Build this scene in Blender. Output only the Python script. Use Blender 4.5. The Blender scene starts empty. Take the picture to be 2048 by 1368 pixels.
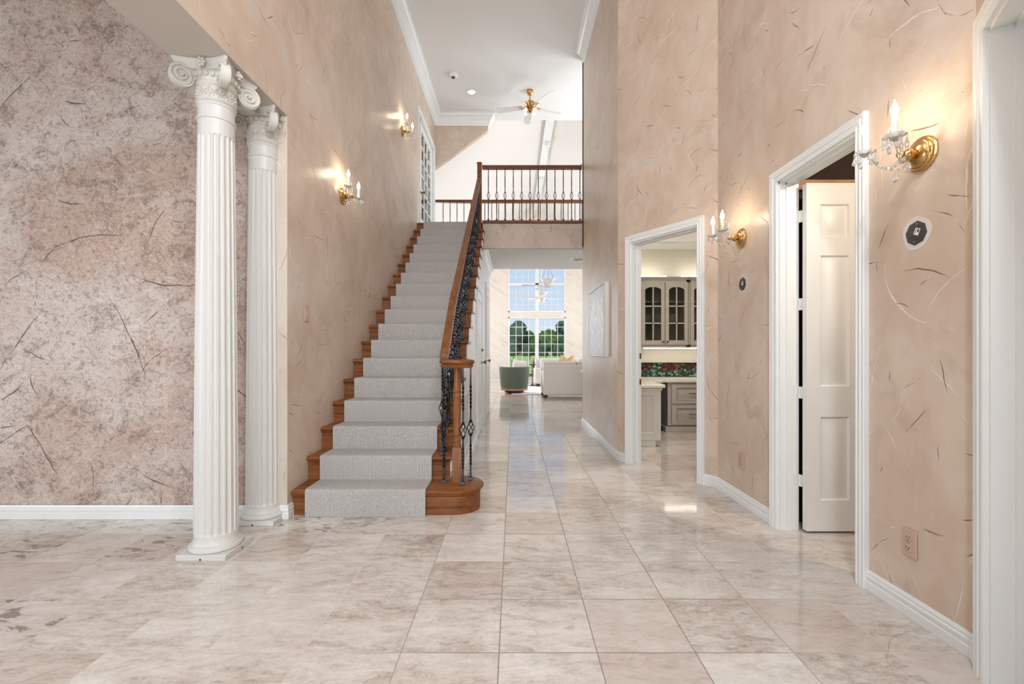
import bpy, math, random
from math import sin, cos, pi, sqrt, radians, atan2
from mathutils import Vector, Matrix

SC = bpy.context.scene
COL = SC.collection
random.seed(7)

# ------------------------------------------------------------------ camera
cam_d = bpy.data.cameras.new('camera')
cam_d.sensor_width = 36.0
cam_d.lens = 908.0 / 2048.0 * 36.0
cam_d.shift_x = -3.0 / 2048.0
cam_d.shift_y = 19.0 / 2048.0
cam_d.clip_start = 0.02
cam_d.clip_end = 600
cam = bpy.data.objects.new('camera', cam_d)
cam.location = (0, 0, 1.10)
cam.rotation_euler = (radians(90), 0, 0)
COL.objects.link(cam)
SC.camera = cam

# ------------------------------------------------------------------ view
vs = SC.view_settings
SC.display_settings.display_device = 'sRGB'
vs.view_transform = 'Standard'
vs.look = 'None'
vs.gamma = 1.0
vs.use_curve_mapping = False
vs.exposure = 0.04

# ------------------------------------------------------------------ world: clear sky, paler at the horizon
W = bpy.data.worlds.new('sky')
SC.world = W
W.use_nodes = True
wn = W.node_tree
wn.nodes.clear()
w_out = wn.nodes.new('ShaderNodeOutputWorld')
w_bg = wn.nodes.new('ShaderNodeBackground')
w_tc = wn.nodes.new('ShaderNodeTexCoord')
w_sp = wn.nodes.new('ShaderNodeSeparateXYZ')
w_rp = wn.nodes.new('ShaderNodeValToRGB')
wn.links.new(w_tc.outputs['Generated'], w_sp.inputs[0])
wn.links.new(w_sp.outputs['Z'], w_rp.inputs[0])
w_rp.color_ramp.elements[0].position = 0.0
w_rp.color_ramp.elements[0].color = (0.80, 0.90, 1.0, 1)
w_rp.color_ramp.elements[1].position = 0.35
w_rp.color_ramp.elements[1].color = (0.40, 0.64, 1.0, 1)
wn.links.new(w_rp.outputs[0], w_bg.inputs[0])
wn.links.new(w_bg.outputs[0], w_out.inputs[0])
w_bg.inputs[1].default_value = 0.88


def light(name, kind, loc, rot, energy, color=(1, 1, 1), sx=1, sy=1):
    d = bpy.data.lights.new(name, kind)
    d.energy = energy
    d.color = color
    if kind == 'AREA':
        d.shape = 'RECTANGLE'
        d.size = sx
        d.size_y = sy
    elif kind == 'POINT':
        d.shadow_soft_size = sx
    elif kind == 'SUN':
        d.angle = sx
    o = bpy.data.objects.new(name, d)
    o.location = loc
    o.rotation_euler = rot
    COL.objects.link(o)
    return o


light('sun', 'SUN', (0, 0, 30), (radians(48), 0, radians(-25)), 3.6, (1, .95, .86), 0.01)
# added soft fill behind the camera, where no glazing is modelled
light('entry_fill', 'AREA', (-0.1, -2.3, 2.35), (radians(90), 0, 0), 210, (.78, .89, 1), 2.7, 4.2)
# added fill from the dining room side, with no window there
light('dining_fill', 'AREA', (-5.4, 0.3, 1.35), (radians(90), 0, radians(-90)), 72, (.80, .90, 1), 3.0, 2.0)
# added fills in the great room, turned towards the hall; no side windows built
light('great_room_fill_left', 'AREA', (-3.4, 14.2, 2.0), (radians(90), 0, radians(-128)), 245, (.84, .92, 1), 3.6, 2.6)
light('great_room_fill_right', 'AREA', (5.0, 14.2, 2.0), (radians(90), 0, radians(128)), 245, (.84, .92, 1), 3.6, 2.6)
light('vault_fill', 'AREA', (.8, 9.2, 3.4), (radians(115), 0, 0), 14, (.9, .95, 1), 4.0, 1.0)  # added upward fill that brightens the vault
# added fill right of the bridge, brightening the upper wall and ceiling
light('upper_hall_fill', 'AREA', (2.9, 7.8, 4.4), (radians(90), 0, radians(90)), 66, (.86, .93, 1), 1.3, 1.6)
# added overhead fill for the study, and lamp of the closet
light('study_fill', 'AREA', (2.4, 4.9, 2.68), (0, 0, 0), 30, (1, .95, .86), .6, .6)
light('closet_lamp', 'POINT', (2.35, 1.42, 2.40), (0, 0, 0), 68, (1, .84, .64), .05)
light('foyer_fill', 'POINT', (.5, .1, 3.79), (0, 0, 0), 135, (.86, .93, 1), .10)  # invented unseen lamp overhead, added for more even light
light('bedroom_fill', 'POINT', (-2.6, 7.6, 4.9), (0, 0, 0), 30, (1, .95, .88), .1)  # added unseen light so the glazed door panes are less dark


# ------------------------------------------------------------------ helpers
def lin(c):
    return tuple(((v / 255.0) / 12.92 if v / 255.0 <= .04045 else ((v / 255.0 + .055) / 1.055) ** 2.4) for v in c) + (1.0,)


class MB:
    """collects vertices and faces of one mesh"""

    def __init__(self):
        self.v = []
        self.f = []
        self.uv = {}

    def add(self, vs, fs):
        o = len(self.v)
        self.v += [tuple(p) for p in vs]
        self.f += [tuple(i + o for i in f) for f in fs]
        return self

    def box(self, x0, x1, y0, y1, z0, z1):
        if x0 > x1: x0, x1 = x1, x0
        if y0 > y1: y0, y1 = y1, y0
        if z0 > z1: z0, z1 = z1, z0
        return self.add([(x0, y0, z0), (x1, y0, z0), (x1, y1, z0), (x0, y1, z0),
                         (x0, y0, z1), (x1, y0, z1), (x1, y1, z1), (x0, y1, z1)],
                        [(0, 3, 2, 1), (4, 5, 6, 7), (0, 1, 5, 4), (1, 2, 6, 5), (2, 3, 7, 6), (3, 0, 4, 7)])

    def bbox(self, x0, x1, y0, y1, z0, z1, b=.004):
        """box with chamfered edges"""
        if x0 > x1: x0, x1 = x1, x0
        if y0 > y1: y0, y1 = y1, y0
        if z0 > z1: z0, z1 = z1, z0
        b = min(b, (x1 - x0) * .45, (y1 - y0) * .45, (z1 - z0) * .45)

        def ring(i, z):
            return [(x0 + i, y0 + b + 0, z), (x0 + b, y0 + i, z), (x1 - b, y0 + i, z), (x1 - i, y0 + b, z),
                    (x1 - i, y1 - b, z), (x1 - b, y1 - i, z), (x0 + b, y1 - i, z), (x0 + i, y1 - b, z)]
        r0 = [(x0 + b, y0 + b, z0)] * 0
        rings = []
        for (ins, z) in ((b, z0), (0, z0 + b), (0, z1 - b), (b, z1)):
            if ins:
                q = b * .3
                rings.append([(x0 + b, y0 + b + q, z), (x0 + b + q, y0 + b, z), (x1 - b - q, y0 + b, z), (x1 - b, y0 + b + q, z),
                              (x1 - b, y1 - b - q, z), (x1 - b - q, y1 - b, z), (x0 + b + q, y1 - b, z), (x0 + b, y1 - b - q, z)])
            else:
                rings.append(ring(0, z))
        return self.rings(rings, cap=True)

    def rings(self, rings, cap=False, closed=False):
        n = len(rings[0])
        vs = [p for r in rings for p in r]
        fs = []
        m = len(rings)
        for i in range(m if closed else m - 1):
            a = i * n
            b = ((i + 1) % m) * n
            for j in range(n):
                k = (j + 1) % n
                fs.append((a + j, a + k, b + k, b + j))
        if cap:
            fs.append(tuple(range(n - 1, -1, -1)))
            fs.append(tuple((m - 1) * n + j for j in range(n)))
        return self.add(vs, fs)

    def lathe(self, prof, c=(0, 0, 0), n=24, axis='z', wob=None, cap=True):
        rings = []
        for (r, h) in prof:
            ring = []
            for j in range(n):
                t = 2 * pi * j / n
                rr = max(r, 1e-5) * (wob(t, h) if wob else 1)
                x, y = rr * cos(t), rr * sin(t)
                if axis == 'z':
                    ring.append((c[0] + x, c[1] + y, c[2] + h))
                elif axis == 'x':
                    ring.append((c[0] + h, c[1] + x, c[2] + y))
                else:
                    ring.append((c[0] + y, c[1] + h, c[2] + x))
            rings.append(ring)
        return self.rings(rings, cap=cap)

    def tube(self, pts, r, n=8, cap=True, twist=0, square=False):
        pts = [Vector(p) for p in pts]
        m = len(pts)
        rr = r if isinstance(r, (list, tuple)) else [r] * m
        T = []
        for i in range(m):
            d = pts[min(i + 1, m - 1)] - pts[max(i - 1, 0)]
            T.append(d.normalized())
        u = Vector((1, 0, 0)) if abs(T[0].x) < .8 else Vector((0, 1, 0))
        u = (u - T[0] * u.dot(T[0])).normalized()
        rings = []
        for i in range(m):
            u = (u - T[i] * u.dot(T[i])).normalized()
            w = T[i].cross(u)
            ring = []
            for j in range(n):
                a = 2 * pi * (j + (.5 if square else 0)) / n + twist * i
                ring.append(tuple(pts[i] + (u * cos(a) + w * sin(a)) * rr[i]))
            rings.append(ring)
        return self.rings(rings, cap=cap)

    def prism(self, poly, mapf, d0, d1):
        """polygon (p,q) pushed from depth d0 to d1, mapf(p,q,d) -> xyz"""
        n = len(poly)
        vs = [mapf(p, q, d0) for p, q in poly] + [mapf(p, q, d1) for p, q in poly]
        fs = [tuple(range(n - 1, -1, -1)), tuple(range(n, 2 * n))]
        for j in range(n):
            k = (j + 1) % n
            fs.append((j, k, n + k, n + j))
        return self.add(vs, fs)

    def sweep(self, pts, prof, mapf, closed=False):
        """profile (a,b) swept along a planar polyline: a = offset to the left of the path, b = third axis"""
        m = len(pts)
        P = [Vector(p) for p in pts]
        rings = []
        for i in range(m):
            def nrm(a, b):
                d = (b - a).normalized()
                return Vector((-d.y, d.x))
            if closed:
                n0, n1 = nrm(P[i - 1], P[i]), nrm(P[i], P[(i + 1) % m])
            else:
                n0 = nrm(P[i - 1], P[i]) if i > 0 else nrm(P[0], P[1])
                n1 = nrm(P[i], P[i + 1]) if i < m - 1 else n0
            mm = n0 + n1
            mm = mm / max(.2, mm.dot(n0))
            rings.append([mapf(P[i].x + mm.x * a, P[i].y + mm.y * a, b) for a, b in prof])
        return self.rings(rings, cap=not closed, closed=closed)

    def ball(self, c, r, n=10, sz=1.0):
        prof = []
        for i in range(n // 2 + 1):
            a = -pi / 2 + pi * i / (n // 2)
            prof.append((r * cos(a), r * sin(a) * sz))
        return self.lathe(prof, c, n)

    def build(self, name, mat, parent=None, local=False, smooth=True, angle=35, recenter=True):
        me = bpy.data.meshes.new(name)
        off = Vector((0, 0, 0))
        loc = Vector((0, 0, 0))
        if parent is not None:
            if not local:
                off = ORG.get(parent.name, Vector((0, 0, 0)))
        elif recenter and not local:
            xs = [p[0] for p in self.v]; ys = [p[1] for p in self.v]; zs = [p[2] for p in self.v]
            off = Vector(((min(xs) + max(xs)) / 2, (min(ys) + max(ys)) / 2, min(zs)))
            loc = off
        vs = [(p[0] - off.x, p[1] - off.y, p[2] - off.z) for p in self.v]
        me.from_pydata(vs, [], self.f)
        me.validate()
        if mat is not None:
            me.materials.append(M[mat] if isinstance(mat, str) else mat)
        fix_normals(me)
        if smooth and len(me.polygons):
            me.polygons.foreach_set('use_smooth', [True] * len(me.polygons))
            me.set_sharp_from_angle(angle=radians(angle))
        o = bpy.data.objects.new(name, me)
        COL.objects.link(o)
        o.location = loc
        if parent is not None:
            o.parent = parent
            ORG[o.name] = off
        else:
            ORG[o.name] = off
        return o


import bmesh


def fix_normals(me):
    bm = bmesh.new()
    bm.from_mesh(me)
    bmesh.ops.recalc_face_normals(bm, faces=bm.faces)
    bm.to_mesh(me)
    bm.free()


ORG = {}


def tag(o, label=None, cat=None, group=None, kind=None):
    if label: o['label'] = label
    if cat: o['category'] = cat
    if group: o['group'] = group
    if kind: o['kind'] = kind
    return o


def thing(name, label, cat, loc=(0, 0, 0), rz=0, group=None):
    o = bpy.data.objects.new(name, None)
    o.empty_display_size = .05
    COL.objects.link(o)
    o.location = loc
    o.rotation_euler = (0, 0, rz)
    ORG[o.name] = Vector(loc)
    return tag(o, label, cat, group)


KIDS = {}


def kids(o):
    return [c for c in bpy.data.objects if c.parent == o]


def copy_tree(o, parent=None):
    c = o.copy()
    COL.objects.link(c)
    if parent is not None:
        c.parent = parent
    for ch in kids(o):
        copy_tree(ch, c)
    return c


def struct(o, label=None):
    o['kind'] = 'structure'
    if label: o['label'] = label
    return o


# ------------------------------------------------------------------ material toolkit
M = {}


class NT:
    def __init__(self, tree):
        self.t = tree
        self.L = tree.links

    def n(self, typ, **kw):
        nd = self.t.nodes.new(typ)
        for k, v in kw.items():
            if k.startswith('i_'):
                nd.inputs[k[2:].replace('_', ' ')].default_value = v
            else:
                setattr(nd, k, v)
        return nd

    def put(self, sock, val):
        if val is None: return
        if hasattr(val, 'is_linked'):
            self.L.new(val, sock)
        else:
            sock.default_value = val

    def math(self, op, a, b=None, c=None, clamp=False):
        nd = self.n('ShaderNodeMath', operation=op, use_clamp=clamp)
        self.put(nd.inputs[0], a)
        if b is not None: self.put(nd.inputs[1], b)
        if c is not None: self.put(nd.inputs[2], c)
        return nd.outputs[0]

    def vmath(self, op, a, b=None, s=None):
        nd = self.n('ShaderNodeVectorMath', operation=op)
        self.put(nd.inputs[0], a)
        if b is not None: self.put(nd.inputs[1], b)
        if s is not None: self.put(nd.inputs['Scale'], s)
        return nd.outputs['Value'] if op in ('LENGTH', 'DOT_PRODUCT', 'DISTANCE') else nd.outputs[0]

    def sep(self, v):
        nd = self.n('ShaderNodeSeparateXYZ')
        self.L.new(v, nd.inputs[0])
        return nd.outputs[0], nd.outputs[1], nd.outputs[2]

    def comb(self, x, y, z=0.0):
        nd = self.n('ShaderNodeCombineXYZ')
        self.put(nd.inputs[0], x); self.put(nd.inputs[1], y); self.put(nd.inputs[2], z)
        return nd.outputs[0]

    def mix(self, fac, a, b, blend='MIX'):
        nd = self.n('ShaderNodeMix', data_type='RGBA', blend_type=blend)
        self.put(nd.inputs[0], fac)
        self.put(nd.inputs[6], a)
        self.put(nd.inputs[7], b)
        return nd.outputs[2]

    def noise(self, vec, scale, detail=2, rough=.5, dist=0, out='Fac', dim='3D'):
        nd = self.n('ShaderNodeTexNoise', noise_dimensions=dim)
        self.put(nd.inputs['Vector'], vec)
        nd.inputs['Scale'].default_value = scale
        nd.inputs['Detail'].default_value = detail
        nd.inputs['Roughness'].default_value = rough
        nd.inputs['Distortion'].default_value = dist
        return nd.outputs[out]

    def ramp(self, fac, stops, interp='LINEAR'):
        nd = self.n('ShaderNodeValToRGB')
        cr = nd.color_ramp
        cr.interpolation = interp
        while len(cr.elements) < len(stops):
            cr.elements.new(.5)
        for e, (p, c) in zip(cr.elements, stops):
            e.position = p
            e.color = c if isinstance(c, tuple) else (c, c, c, 1)
        self.put(nd.inputs[0], fac)
        return nd.outputs[0]

    def smooth(self, x, a, b):
        nd = self.n('ShaderNodeMapRange', interpolation_type='SMOOTHSTEP')
        self.put(nd.inputs[0], x)
        nd.inputs[1].default_value = a
        nd.inputs[2].default_value = b
        return nd.outputs[0]


def new_mat(name):
    m = bpy.data.materials.new(name)
    m.use_nodes = True
    t = m.node_tree
    t.nodes.clear()
    k = NT(t)
    out = k.n('ShaderNodeOutputMaterial')
    b = k.n('ShaderNodeBsdfPrincipled')
    k.L.new(b.outputs[0], out.inputs[0])
    M[name] = m
    return k, b, out


def bump(k, b, h, strength=.3, dist=.01):
    nd = k.n('ShaderNodeBump')
    nd.inputs['Strength'].default_value = strength
    nd.inputs['Distance'].default_value = dist
    k.L.new(h, nd.inputs['Height'])
    k.L.new(nd.outputs[0], b.inputs['Normal'])


def simple(name, rgb, rough=.5, metal=0, noise=None, nscale=8, spec=None, bmp=0, bscale=60, coat=0):
    k, b, out = new_mat(name)
    c = lin(rgb)
    tc = k.n('ShaderNodeTexCoord').outputs['Object']
    if noise:
        f = k.noise(tc, nscale, 4, .6)
        b_c = k.mix(f, lin(tuple(max(0, v - noise) for v in rgb)), lin(tuple(min(255, v + noise) for v in rgb)))
        k.L.new(b_c, b.inputs['Base Color'])
    else:
        b.inputs['Base Color'].default_value = c
    b.inputs['Roughness'].default_value = rough
    b.inputs['Metallic'].default_value = metal
    if spec is not None: b.inputs['Specular IOR Level'].default_value = spec
    if coat: b.inputs['Coat Weight'].default_value = coat
    if bmp:
        bump(k, b, k.noise(tc, bscale, 3, .6), bmp, .002)
    return b


# strokes group: short curved trowel marks scattered at random over a flat surface
def make_stroke_group():
    g = bpy.data.node_groups.new('trowel_strokes', 'ShaderNodeTree')
    I = g.interface
    I.new_socket('Vector', in_out='INPUT', socket_type='NodeSocketVector')
    for nm, dv in (('Scale', 2.0), ('Width', .01), ('Length', .35), ('Curve', .8), ('Spread', 6.28), ('Angle', 0.0), ('Seed', 0.0)):
        s = I.new_socket(nm, in_out='INPUT', socket_type='NodeSocketFloat')
        s.default_value = dv
    I.new_socket('Mask', in_out='OUTPUT', socket_type='NodeSocketFloat')
    k = NT(g)
    gi = k.n('NodeGroupInput')
    go = k.n('NodeGroupOutput')
    o = gi.outputs
    wob = k.noise(o['Vector'], 5.0, 2, .5, out='Color')
    wob = k.vmath('SCALE', k.vmath('SUBTRACT', wob, (.5, .5, .5)), s=.05)
    v = k.vmath('ADD', o['Vector'], wob)
    v = k.vmath('ADD', v, k.comb(o['Seed'], o['Seed'], 0.0))
    v = k.vmath('SCALE', v, s=o['Scale'])
    vo = k.n('ShaderNodeTexVoronoi', voronoi_dimensions='2D', feature='F1')
    vo.inputs['Scale'].default_value = 1.0
    k.L.new(v, vo.inputs['Vector'])
    d = k.vmath('SUBTRACT', v, vo.outputs['Position'])
    x, y, _ = k.sep(d)
    cs = k.n('ShaderNodeSeparateColor')
    k.L.new(vo.outputs['Color'], cs.inputs[0])
    r, gg, bb = cs.outputs
    ang = k.math('ADD', k.math('MULTIPLY', k.math('SUBTRACT', r, .5), o['Spread']), o['Angle'])
    c = k.math('COSINE', ang)
    s = k.math('SINE', ang)
    u = k.math('ADD', k.math('MULTIPLY', x, c), k.math('MULTIPLY', y, s))
    w = k.math('SUBTRACT', k.math('MULTIPLY', y, c), k.math('MULTIPLY', x, s))
    kc = k.math('MULTIPLY', k.math('SUBTRACT', gg, .5), o['Curve'])
    w = k.math('ADD', w, k.math('MULTIPLY', kc, k.math('MULTIPLY', u, u)))
    L = k.math('MULTIPLY', o['Length'], k.math('POWER', bb, 1.25))
    q = k.math('DIVIDE', k.math('ABSOLUTE', u), k.math('ADD', L, .0001))
    taper = k.math('SUBTRACT', 1.0, k.math('MULTIPLY', q, q), clamp=True)
    wid = k.math('ADD', k.math('MULTIPLY', o['Width'], taper), .00001)
    m = k.math('DIVIDE', k.math('ABSOLUTE', w), wid)
    m = k.math('SUBTRACT', 1.3, m, clamp=True)
    m = k.math('MULTIPLY', m, taper)
    m = k.math('MULTIPLY', m, 1.8, clamp=True)
    k.L.new(m, go.inputs[0])
    return g


STROKES = make_stroke_group()


def strokes(k, vec, **kw):
    nd = k.n('ShaderNodeGroup')
    nd.node_tree = STROKES
    k.L.new(vec, nd.inputs['Vector'])
    for a, b in kw.items():
        nd.inputs[a].default_value = b
    return nd.outputs[0]


def plaster(name, base, alt, dark=(98, 60, 36), lightc=(236, 220, 206), damt=.82, rough=.42, dens=1.0, seed=0.0, spec=.35, greyc=(210, 201, 194)):
    k, b, out = new_mat(name)
    uv = k.n('ShaderNodeUVMap').outputs[0]
    f = k.noise(uv, 1.6, 5, .62, .6)
    f2 = k.noise(k.vmath('MULTIPLY', uv, (9, 3.5, 1)), 1.0, 4, .6, .5)
    f = k.math('ADD', k.math('MULTIPLY', f, .75), k.math('MULTIPLY', f2, .35))
    f = k.smooth(f, .32, .78)
    col = k.mix(f, lin(alt), lin(base))
    g3 = k.noise(k.vmath('ADD', uv, (13.1 + seed, 4.2, 0)), 2.6, 6, .68, 1.2)
    col = k.mix(k.math('MULTIPLY', k.smooth(g3, .52, .72), .45), col, lin(tuple(v * .86 for v in alt)))
    g4 = k.noise(k.vmath('ADD', uv, (3.1 + seed, 14.2, 0)), 1.9, 5, .65, 1.0)
    col = k.mix(k.math('MULTIPLY', k.smooth(g4, .52, .74), .5), col, lin(greyc))
    d1 = strokes(k, uv, Scale=2.7 * dens, Width=.0080, Length=.50, Curve=1.8, Spread=2.6, Angle=1.25, Seed=seed)
    d2 = strokes(k, uv, Scale=4.1 * dens, Width=.0088, Length=.48, Curve=1.4, Spread=4.2, Angle=1.2, Seed=seed + 11.3)
    l1 = strokes(k, uv, Scale=2.4 * dens, Width=.0100, Length=.62, Curve=1.8, Spread=3.4, Angle=1.5, Seed=seed + 23.7)
    l2 = strokes(k, uv, Scale=3.5 * dens, Width=.0100, Length=.55, Curve=2.4, Spread=6.0, Angle=.3, Seed=seed + 37.1)
    brk = k.smooth(k.noise(uv, 9.0, 3, .6), .36, .56)
    dk = k.math('MULTIPLY', k.math('MAXIMUM', d1, d2), brk)
    lt = k.math('MULTIPLY', k.math('MAXIMUM', l1, l2), k.smooth(k.noise(uv, 5.0, 2, .6), .35, .6))
    col = k.mix(k.math('MULTIPLY', lt, .75), col, lin(lightc))
    col = k.mix(k.math('MULTIPLY', dk, damt), col, lin(dark))
    k.L.new(col, b.inputs['Base Color'])
    b.inputs['Roughness'].default_value = rough
    b.inputs['Specular IOR Level'].default_value = spec
    h = k.math('SUBTRACT', k.math('MULTIPLY', lt, .5), k.math('MULTIPLY', dk, .6))
    h = k.math('ADD', h, k.math('MULTIPLY', k.noise(uv, 5.5, 4, .6, .8), .55))
    bump(k, b, h, .32, .012)


plaster('plaster_peach', (217, 199, 181), (197, 173, 152), rough=.36, spec=.5)
plaster('plaster_cream', (216, 203, 190), (205, 190, 176), damt=.55, seed=5.0)
plaster('plaster_bridge', (208, 192, 176), (192, 173, 156), seed=3.0)


def mat_greatwall():
    k, b, out = new_mat('plaster_marbled')
    uv = k.n('ShaderNodeUVMap').outputs[0]
    r = k.vmath('MULTIPLY', uv, (1, 1, 1))
    x, y, _ = k.sep(r)
    a = k.math('ADD', k.math('MULTIPLY', x, .6), k.math('MULTIPLY', y, -.8))
    c = k.math('ADD', k.math('MULTIPLY', x, .8), k.math('MULTIPLY', y, .6))
    f = k.noise(k.comb(k.math('MULTIPLY', a, 5.0), k.math('MULTIPLY', c, .9)), 1.5, 5, .65, .6)
    col = k.ramp(f, [(.30, lin((214, 198, 182))), (.45, lin((229, 217, 205))), (.7, lin((234, 225, 215)))])
    k.L.new(col, b.inputs['Base Color'])
    b.inputs['Roughness'].default_value = .55


mat_greatwall()


def mat_wallpaper():
    k, b, out = new_mat('wallpaper_mottled')
    uv = k.n('ShaderNodeUVMap').outputs[0]
    x, y, _ = k.sep(uv)
    big = k.noise(uv, 1.3, 4, .6, .5)
    mid = k.noise(uv, 5.0, 6, .68, .9)
    fine = k.noise(uv, 62.0, 5, .78, 1.6)
    col = k.mix(k.smooth(big, .38, .64), lin((207, 194, 184)), lin((188, 163, 147)))
    col = k.mix(k.math('MULTIPLY', k.smooth(mid, .5, .72), .8), col, lin((148, 124, 108)))
    col = k.mix(k.math('MULTIPLY', k.smooth(k.noise(k.vmath('ADD', uv, (7.7, 3.1, 0)), 3.2, 4, .6), .54, .72), .4), col, lin((190, 160, 150)))
    med = k.noise(uv, 19.0, 5, .75, 1.8)
    col = k.mix(k.math('MULTIPLY', k.smooth(med, .50, .66), .66), col, lin((124, 96, 80)))
    col = k.mix(k.math('MULTIPLY', k.smooth(med, .46, .34), .5), col, lin((222, 212, 206)))
    sp = k.math('MULTIPLY', k.smooth(fine, .49, .61), k.math('ADD', .25, k.math('MULTIPLY', k.smooth(mid, .42, .62), .75)))
    col = k.mix(k.math('MULTIPLY', sp, .85), col, lin((104, 82, 72)))
    col = k.mix(k.math('MULTIPLY', k.smooth(fine, .45, .30), .55), col, lin((224, 212, 206)))
    d1 = strokes(k, uv, Scale=1.6, Width=.0060, Length=.62, Curve=1.5, Spread=2.6, Angle=.25, Seed=1.7)
    d2 = strokes(k, uv, Scale=2.2, Width=.0065, Length=.42, Curve=1.6, Spread=6.2, Angle=.8, Seed=17.9)
    l1 = strokes(k, uv, Scale=3.4, Width=.012, Length=.5, Curve=2.0, Spread=6.2, Angle=1.2, Seed=29.0)
    brk = k.smooth(k.noise(uv, 9, 3, .6), .3, .5)
    dk = k.math('MULTIPLY', k.math('MAXIMUM', d1, d2), brk)
    col = k.mix(k.math('MULTIPLY', l1, .4), col, lin((226, 216, 210)))
    col = k.mix(k.math('MULTIPLY', dk, .9), col, lin((78, 48, 32)))
    k.L.new(col, b.inputs['Base Color'])
    b.inputs['Roughness'].default_value = .62
    h = k.math('ADD', k.math('MULTIPLY', fine, .35), k.math('MULTIPLY', dk, -.5))
    bump(k, b, h, .25, .006)


mat_wallpaper()

TS = .3586
TX0, TY0 = -.0525, 1.658


def mat_floor():
    k, b, out = new_mat('travertine_tile')
    ob = k.n('ShaderNodeTexCoord').outputs['Object']
    x, y, _ = k.sep(ob)
    tx = k.math('DIVIDE', k.math('SUBTRACT', x, TX0), TS)
    ty = k.math('DIVIDE', k.math('SUBTRACT', y, TY0), TS)
    fx = k.math('FRACT', tx)
    fy = k.math('FRACT', ty)
    ex = k.math('MINIMUM', fx, k.math('SUBTRACT', 1.0, fx))
    ey = k.math('MINIMUM', fy, k.math('SUBTRACT', 1.0, fy))
    ix = k.math('FLOOR', tx)
    iy = k.math('FLOOR', ty)
    wn_ = k.n('ShaderNodeTexWhiteNoise', noise_dimensions='2D')
    k.L.new(k.comb(ix, iy), wn_.inputs['Vector'])
    rnd = wn_.outputs['Value']
    rc = wn_.outputs['Color']
    off = k.vmath('SCALE', rc, s=40.0)
    v = k.vmath('ADD', ob, off)
    stretched = k.vmath('MULTIPLY', v, (2.2, 5.0, 1))
    n1 = k.noise(stretched, 1.6, 6, .66, .8)
    n2 = k.noise(k.vmath('MULTIPLY', v, (12, 30, 1)), 1.0, 8, .78, .9)
    n3 = k.noise(v, 70.0, 5, .8, .5)
    f = k.math('ADD', k.math('MULTIPLY', n1, .48), k.math('MULTIPLY', n2, .52))
    f = k.math('ADD', f, k.math('MULTIPLY', k.math('SUBTRACT', n3, .42), .26))
    f = k.math('ADD', f, k.math('MULTIPLY', k.math('SUBTRACT', rnd, .5), .10))
    col = k.ramp(f, [(.33, lin((150, 132, 118))), (.43, lin((188, 174, 162))), (.52, lin((208, 198, 190))), (.66, lin((224, 217, 211)))])
    # pinkish and greyish single tiles
    cs = k.n('ShaderNodeSeparateColor')
    k.L.new(rc, cs.inputs[0])
    col = k.mix(k.math('MULTIPLY', k.smooth(cs.outputs[1], .50, .95), .42), col, lin((188, 166, 152)))
    # worn pits and filled holes, mostly in the dining room side
    pit = k.noise(k.vmath('MULTIPLY', v, (3.2, 7.0, 1)), 1.5, 5, .66, 1.5)
    edge = k.smooth(x, -.7, -1.6)
    gate = k.math('MULTIPLY', k.smooth(cs.outputs[2], .25, .55), edge)
    gate = k.math('ADD', gate, k.math('MULTIPLY', k.smooth(cs.outputs[2], .80, .9), .35), clamp=True)
    pm = k.math('MULTIPLY', k.smooth(pit, .545, .60), gate)
    col = k.mix(k.math('MULTIPLY', pm, .8), col, lin((118, 102, 94)))
    # hairline cracks
    cr = strokes(k, ob, Scale=1.3, Width=.0025, Length=.5, Curve=2.5, Spread=2.0, Angle=.4, Seed=9.0)
    col = k.mix(k.math('MULTIPLY', cr, .45), col, lin((128, 110, 98)))
    ge = k.math('MINIMUM', ex, ey)
    gm = k.math('SUBTRACT', 1.0, k.smooth(ge, .005, .0085))
    gcol = k.mix(k.smooth(k.math('ABSOLUTE', k.math('SUBTRACT', x, .3)), .55, 1.0), lin((138, 128, 118)), lin((206, 193, 182)))
    col = k.mix(k.math('MULTIPLY', gm, .85), col, gcol)
    k.L.new(col, b.inputs['Base Color'])
    rg = k.math('ADD', .04, k.math('MULTIPLY', n2, .10))
    rg = k.math('ADD', rg, k.math('MULTIPLY', gm, .4))
    k.L.new(rg, b.inputs['Roughness'])
    b.inputs['Specular IOR Level'].default_value = .6
    h = k.math('SUBTRACT', k.math('MULTIPLY', n1, .03), k.math('ADD', k.math('MULTIPLY', gm, .5), k.math('MULTIPLY', pm, .3)))
    bump(k, b, h, .14, .004)


mat_floor()


def wood(name, dark, mid, lightc, axis='x', rough=.42, coat=.03):
    k, b, out = new_mat(name)
    ob = k.n('ShaderNodeTexCoord').outputs['Object']
    sc = {'x': (1.2, 16, 16), 'y': (16, 1.2, 16), 'z': (16, 16, 1.2)}[axis]
    v = k.vmath('MULTIPLY', ob, sc)
    n1 = k.noise(v, 1.6, 5, .6, 1.2)
    n2 = k.noise(k.vmath('MULTIPLY', v, (1, 1, 1)), 7.0, 3, .6, .3)
    f = k.math('ADD', k.math('MULTIPLY', n1, .8), k.math('MULTIPLY', n2, .3))
    col = k.ramp(f, [(.34, lin(dark)), (.52, lin(mid)), (.72, lin(lightc))])
    k.L.new(col, b.inputs['Base Color'])
    b.inputs['Roughness'].default_value = rough
    b.inputs['Specular IOR Level'].default_value = .28
    b.inputs['Coat Weight'].default_value = coat
    b.inputs['Coat Roughness'].default_value = .15


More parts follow.
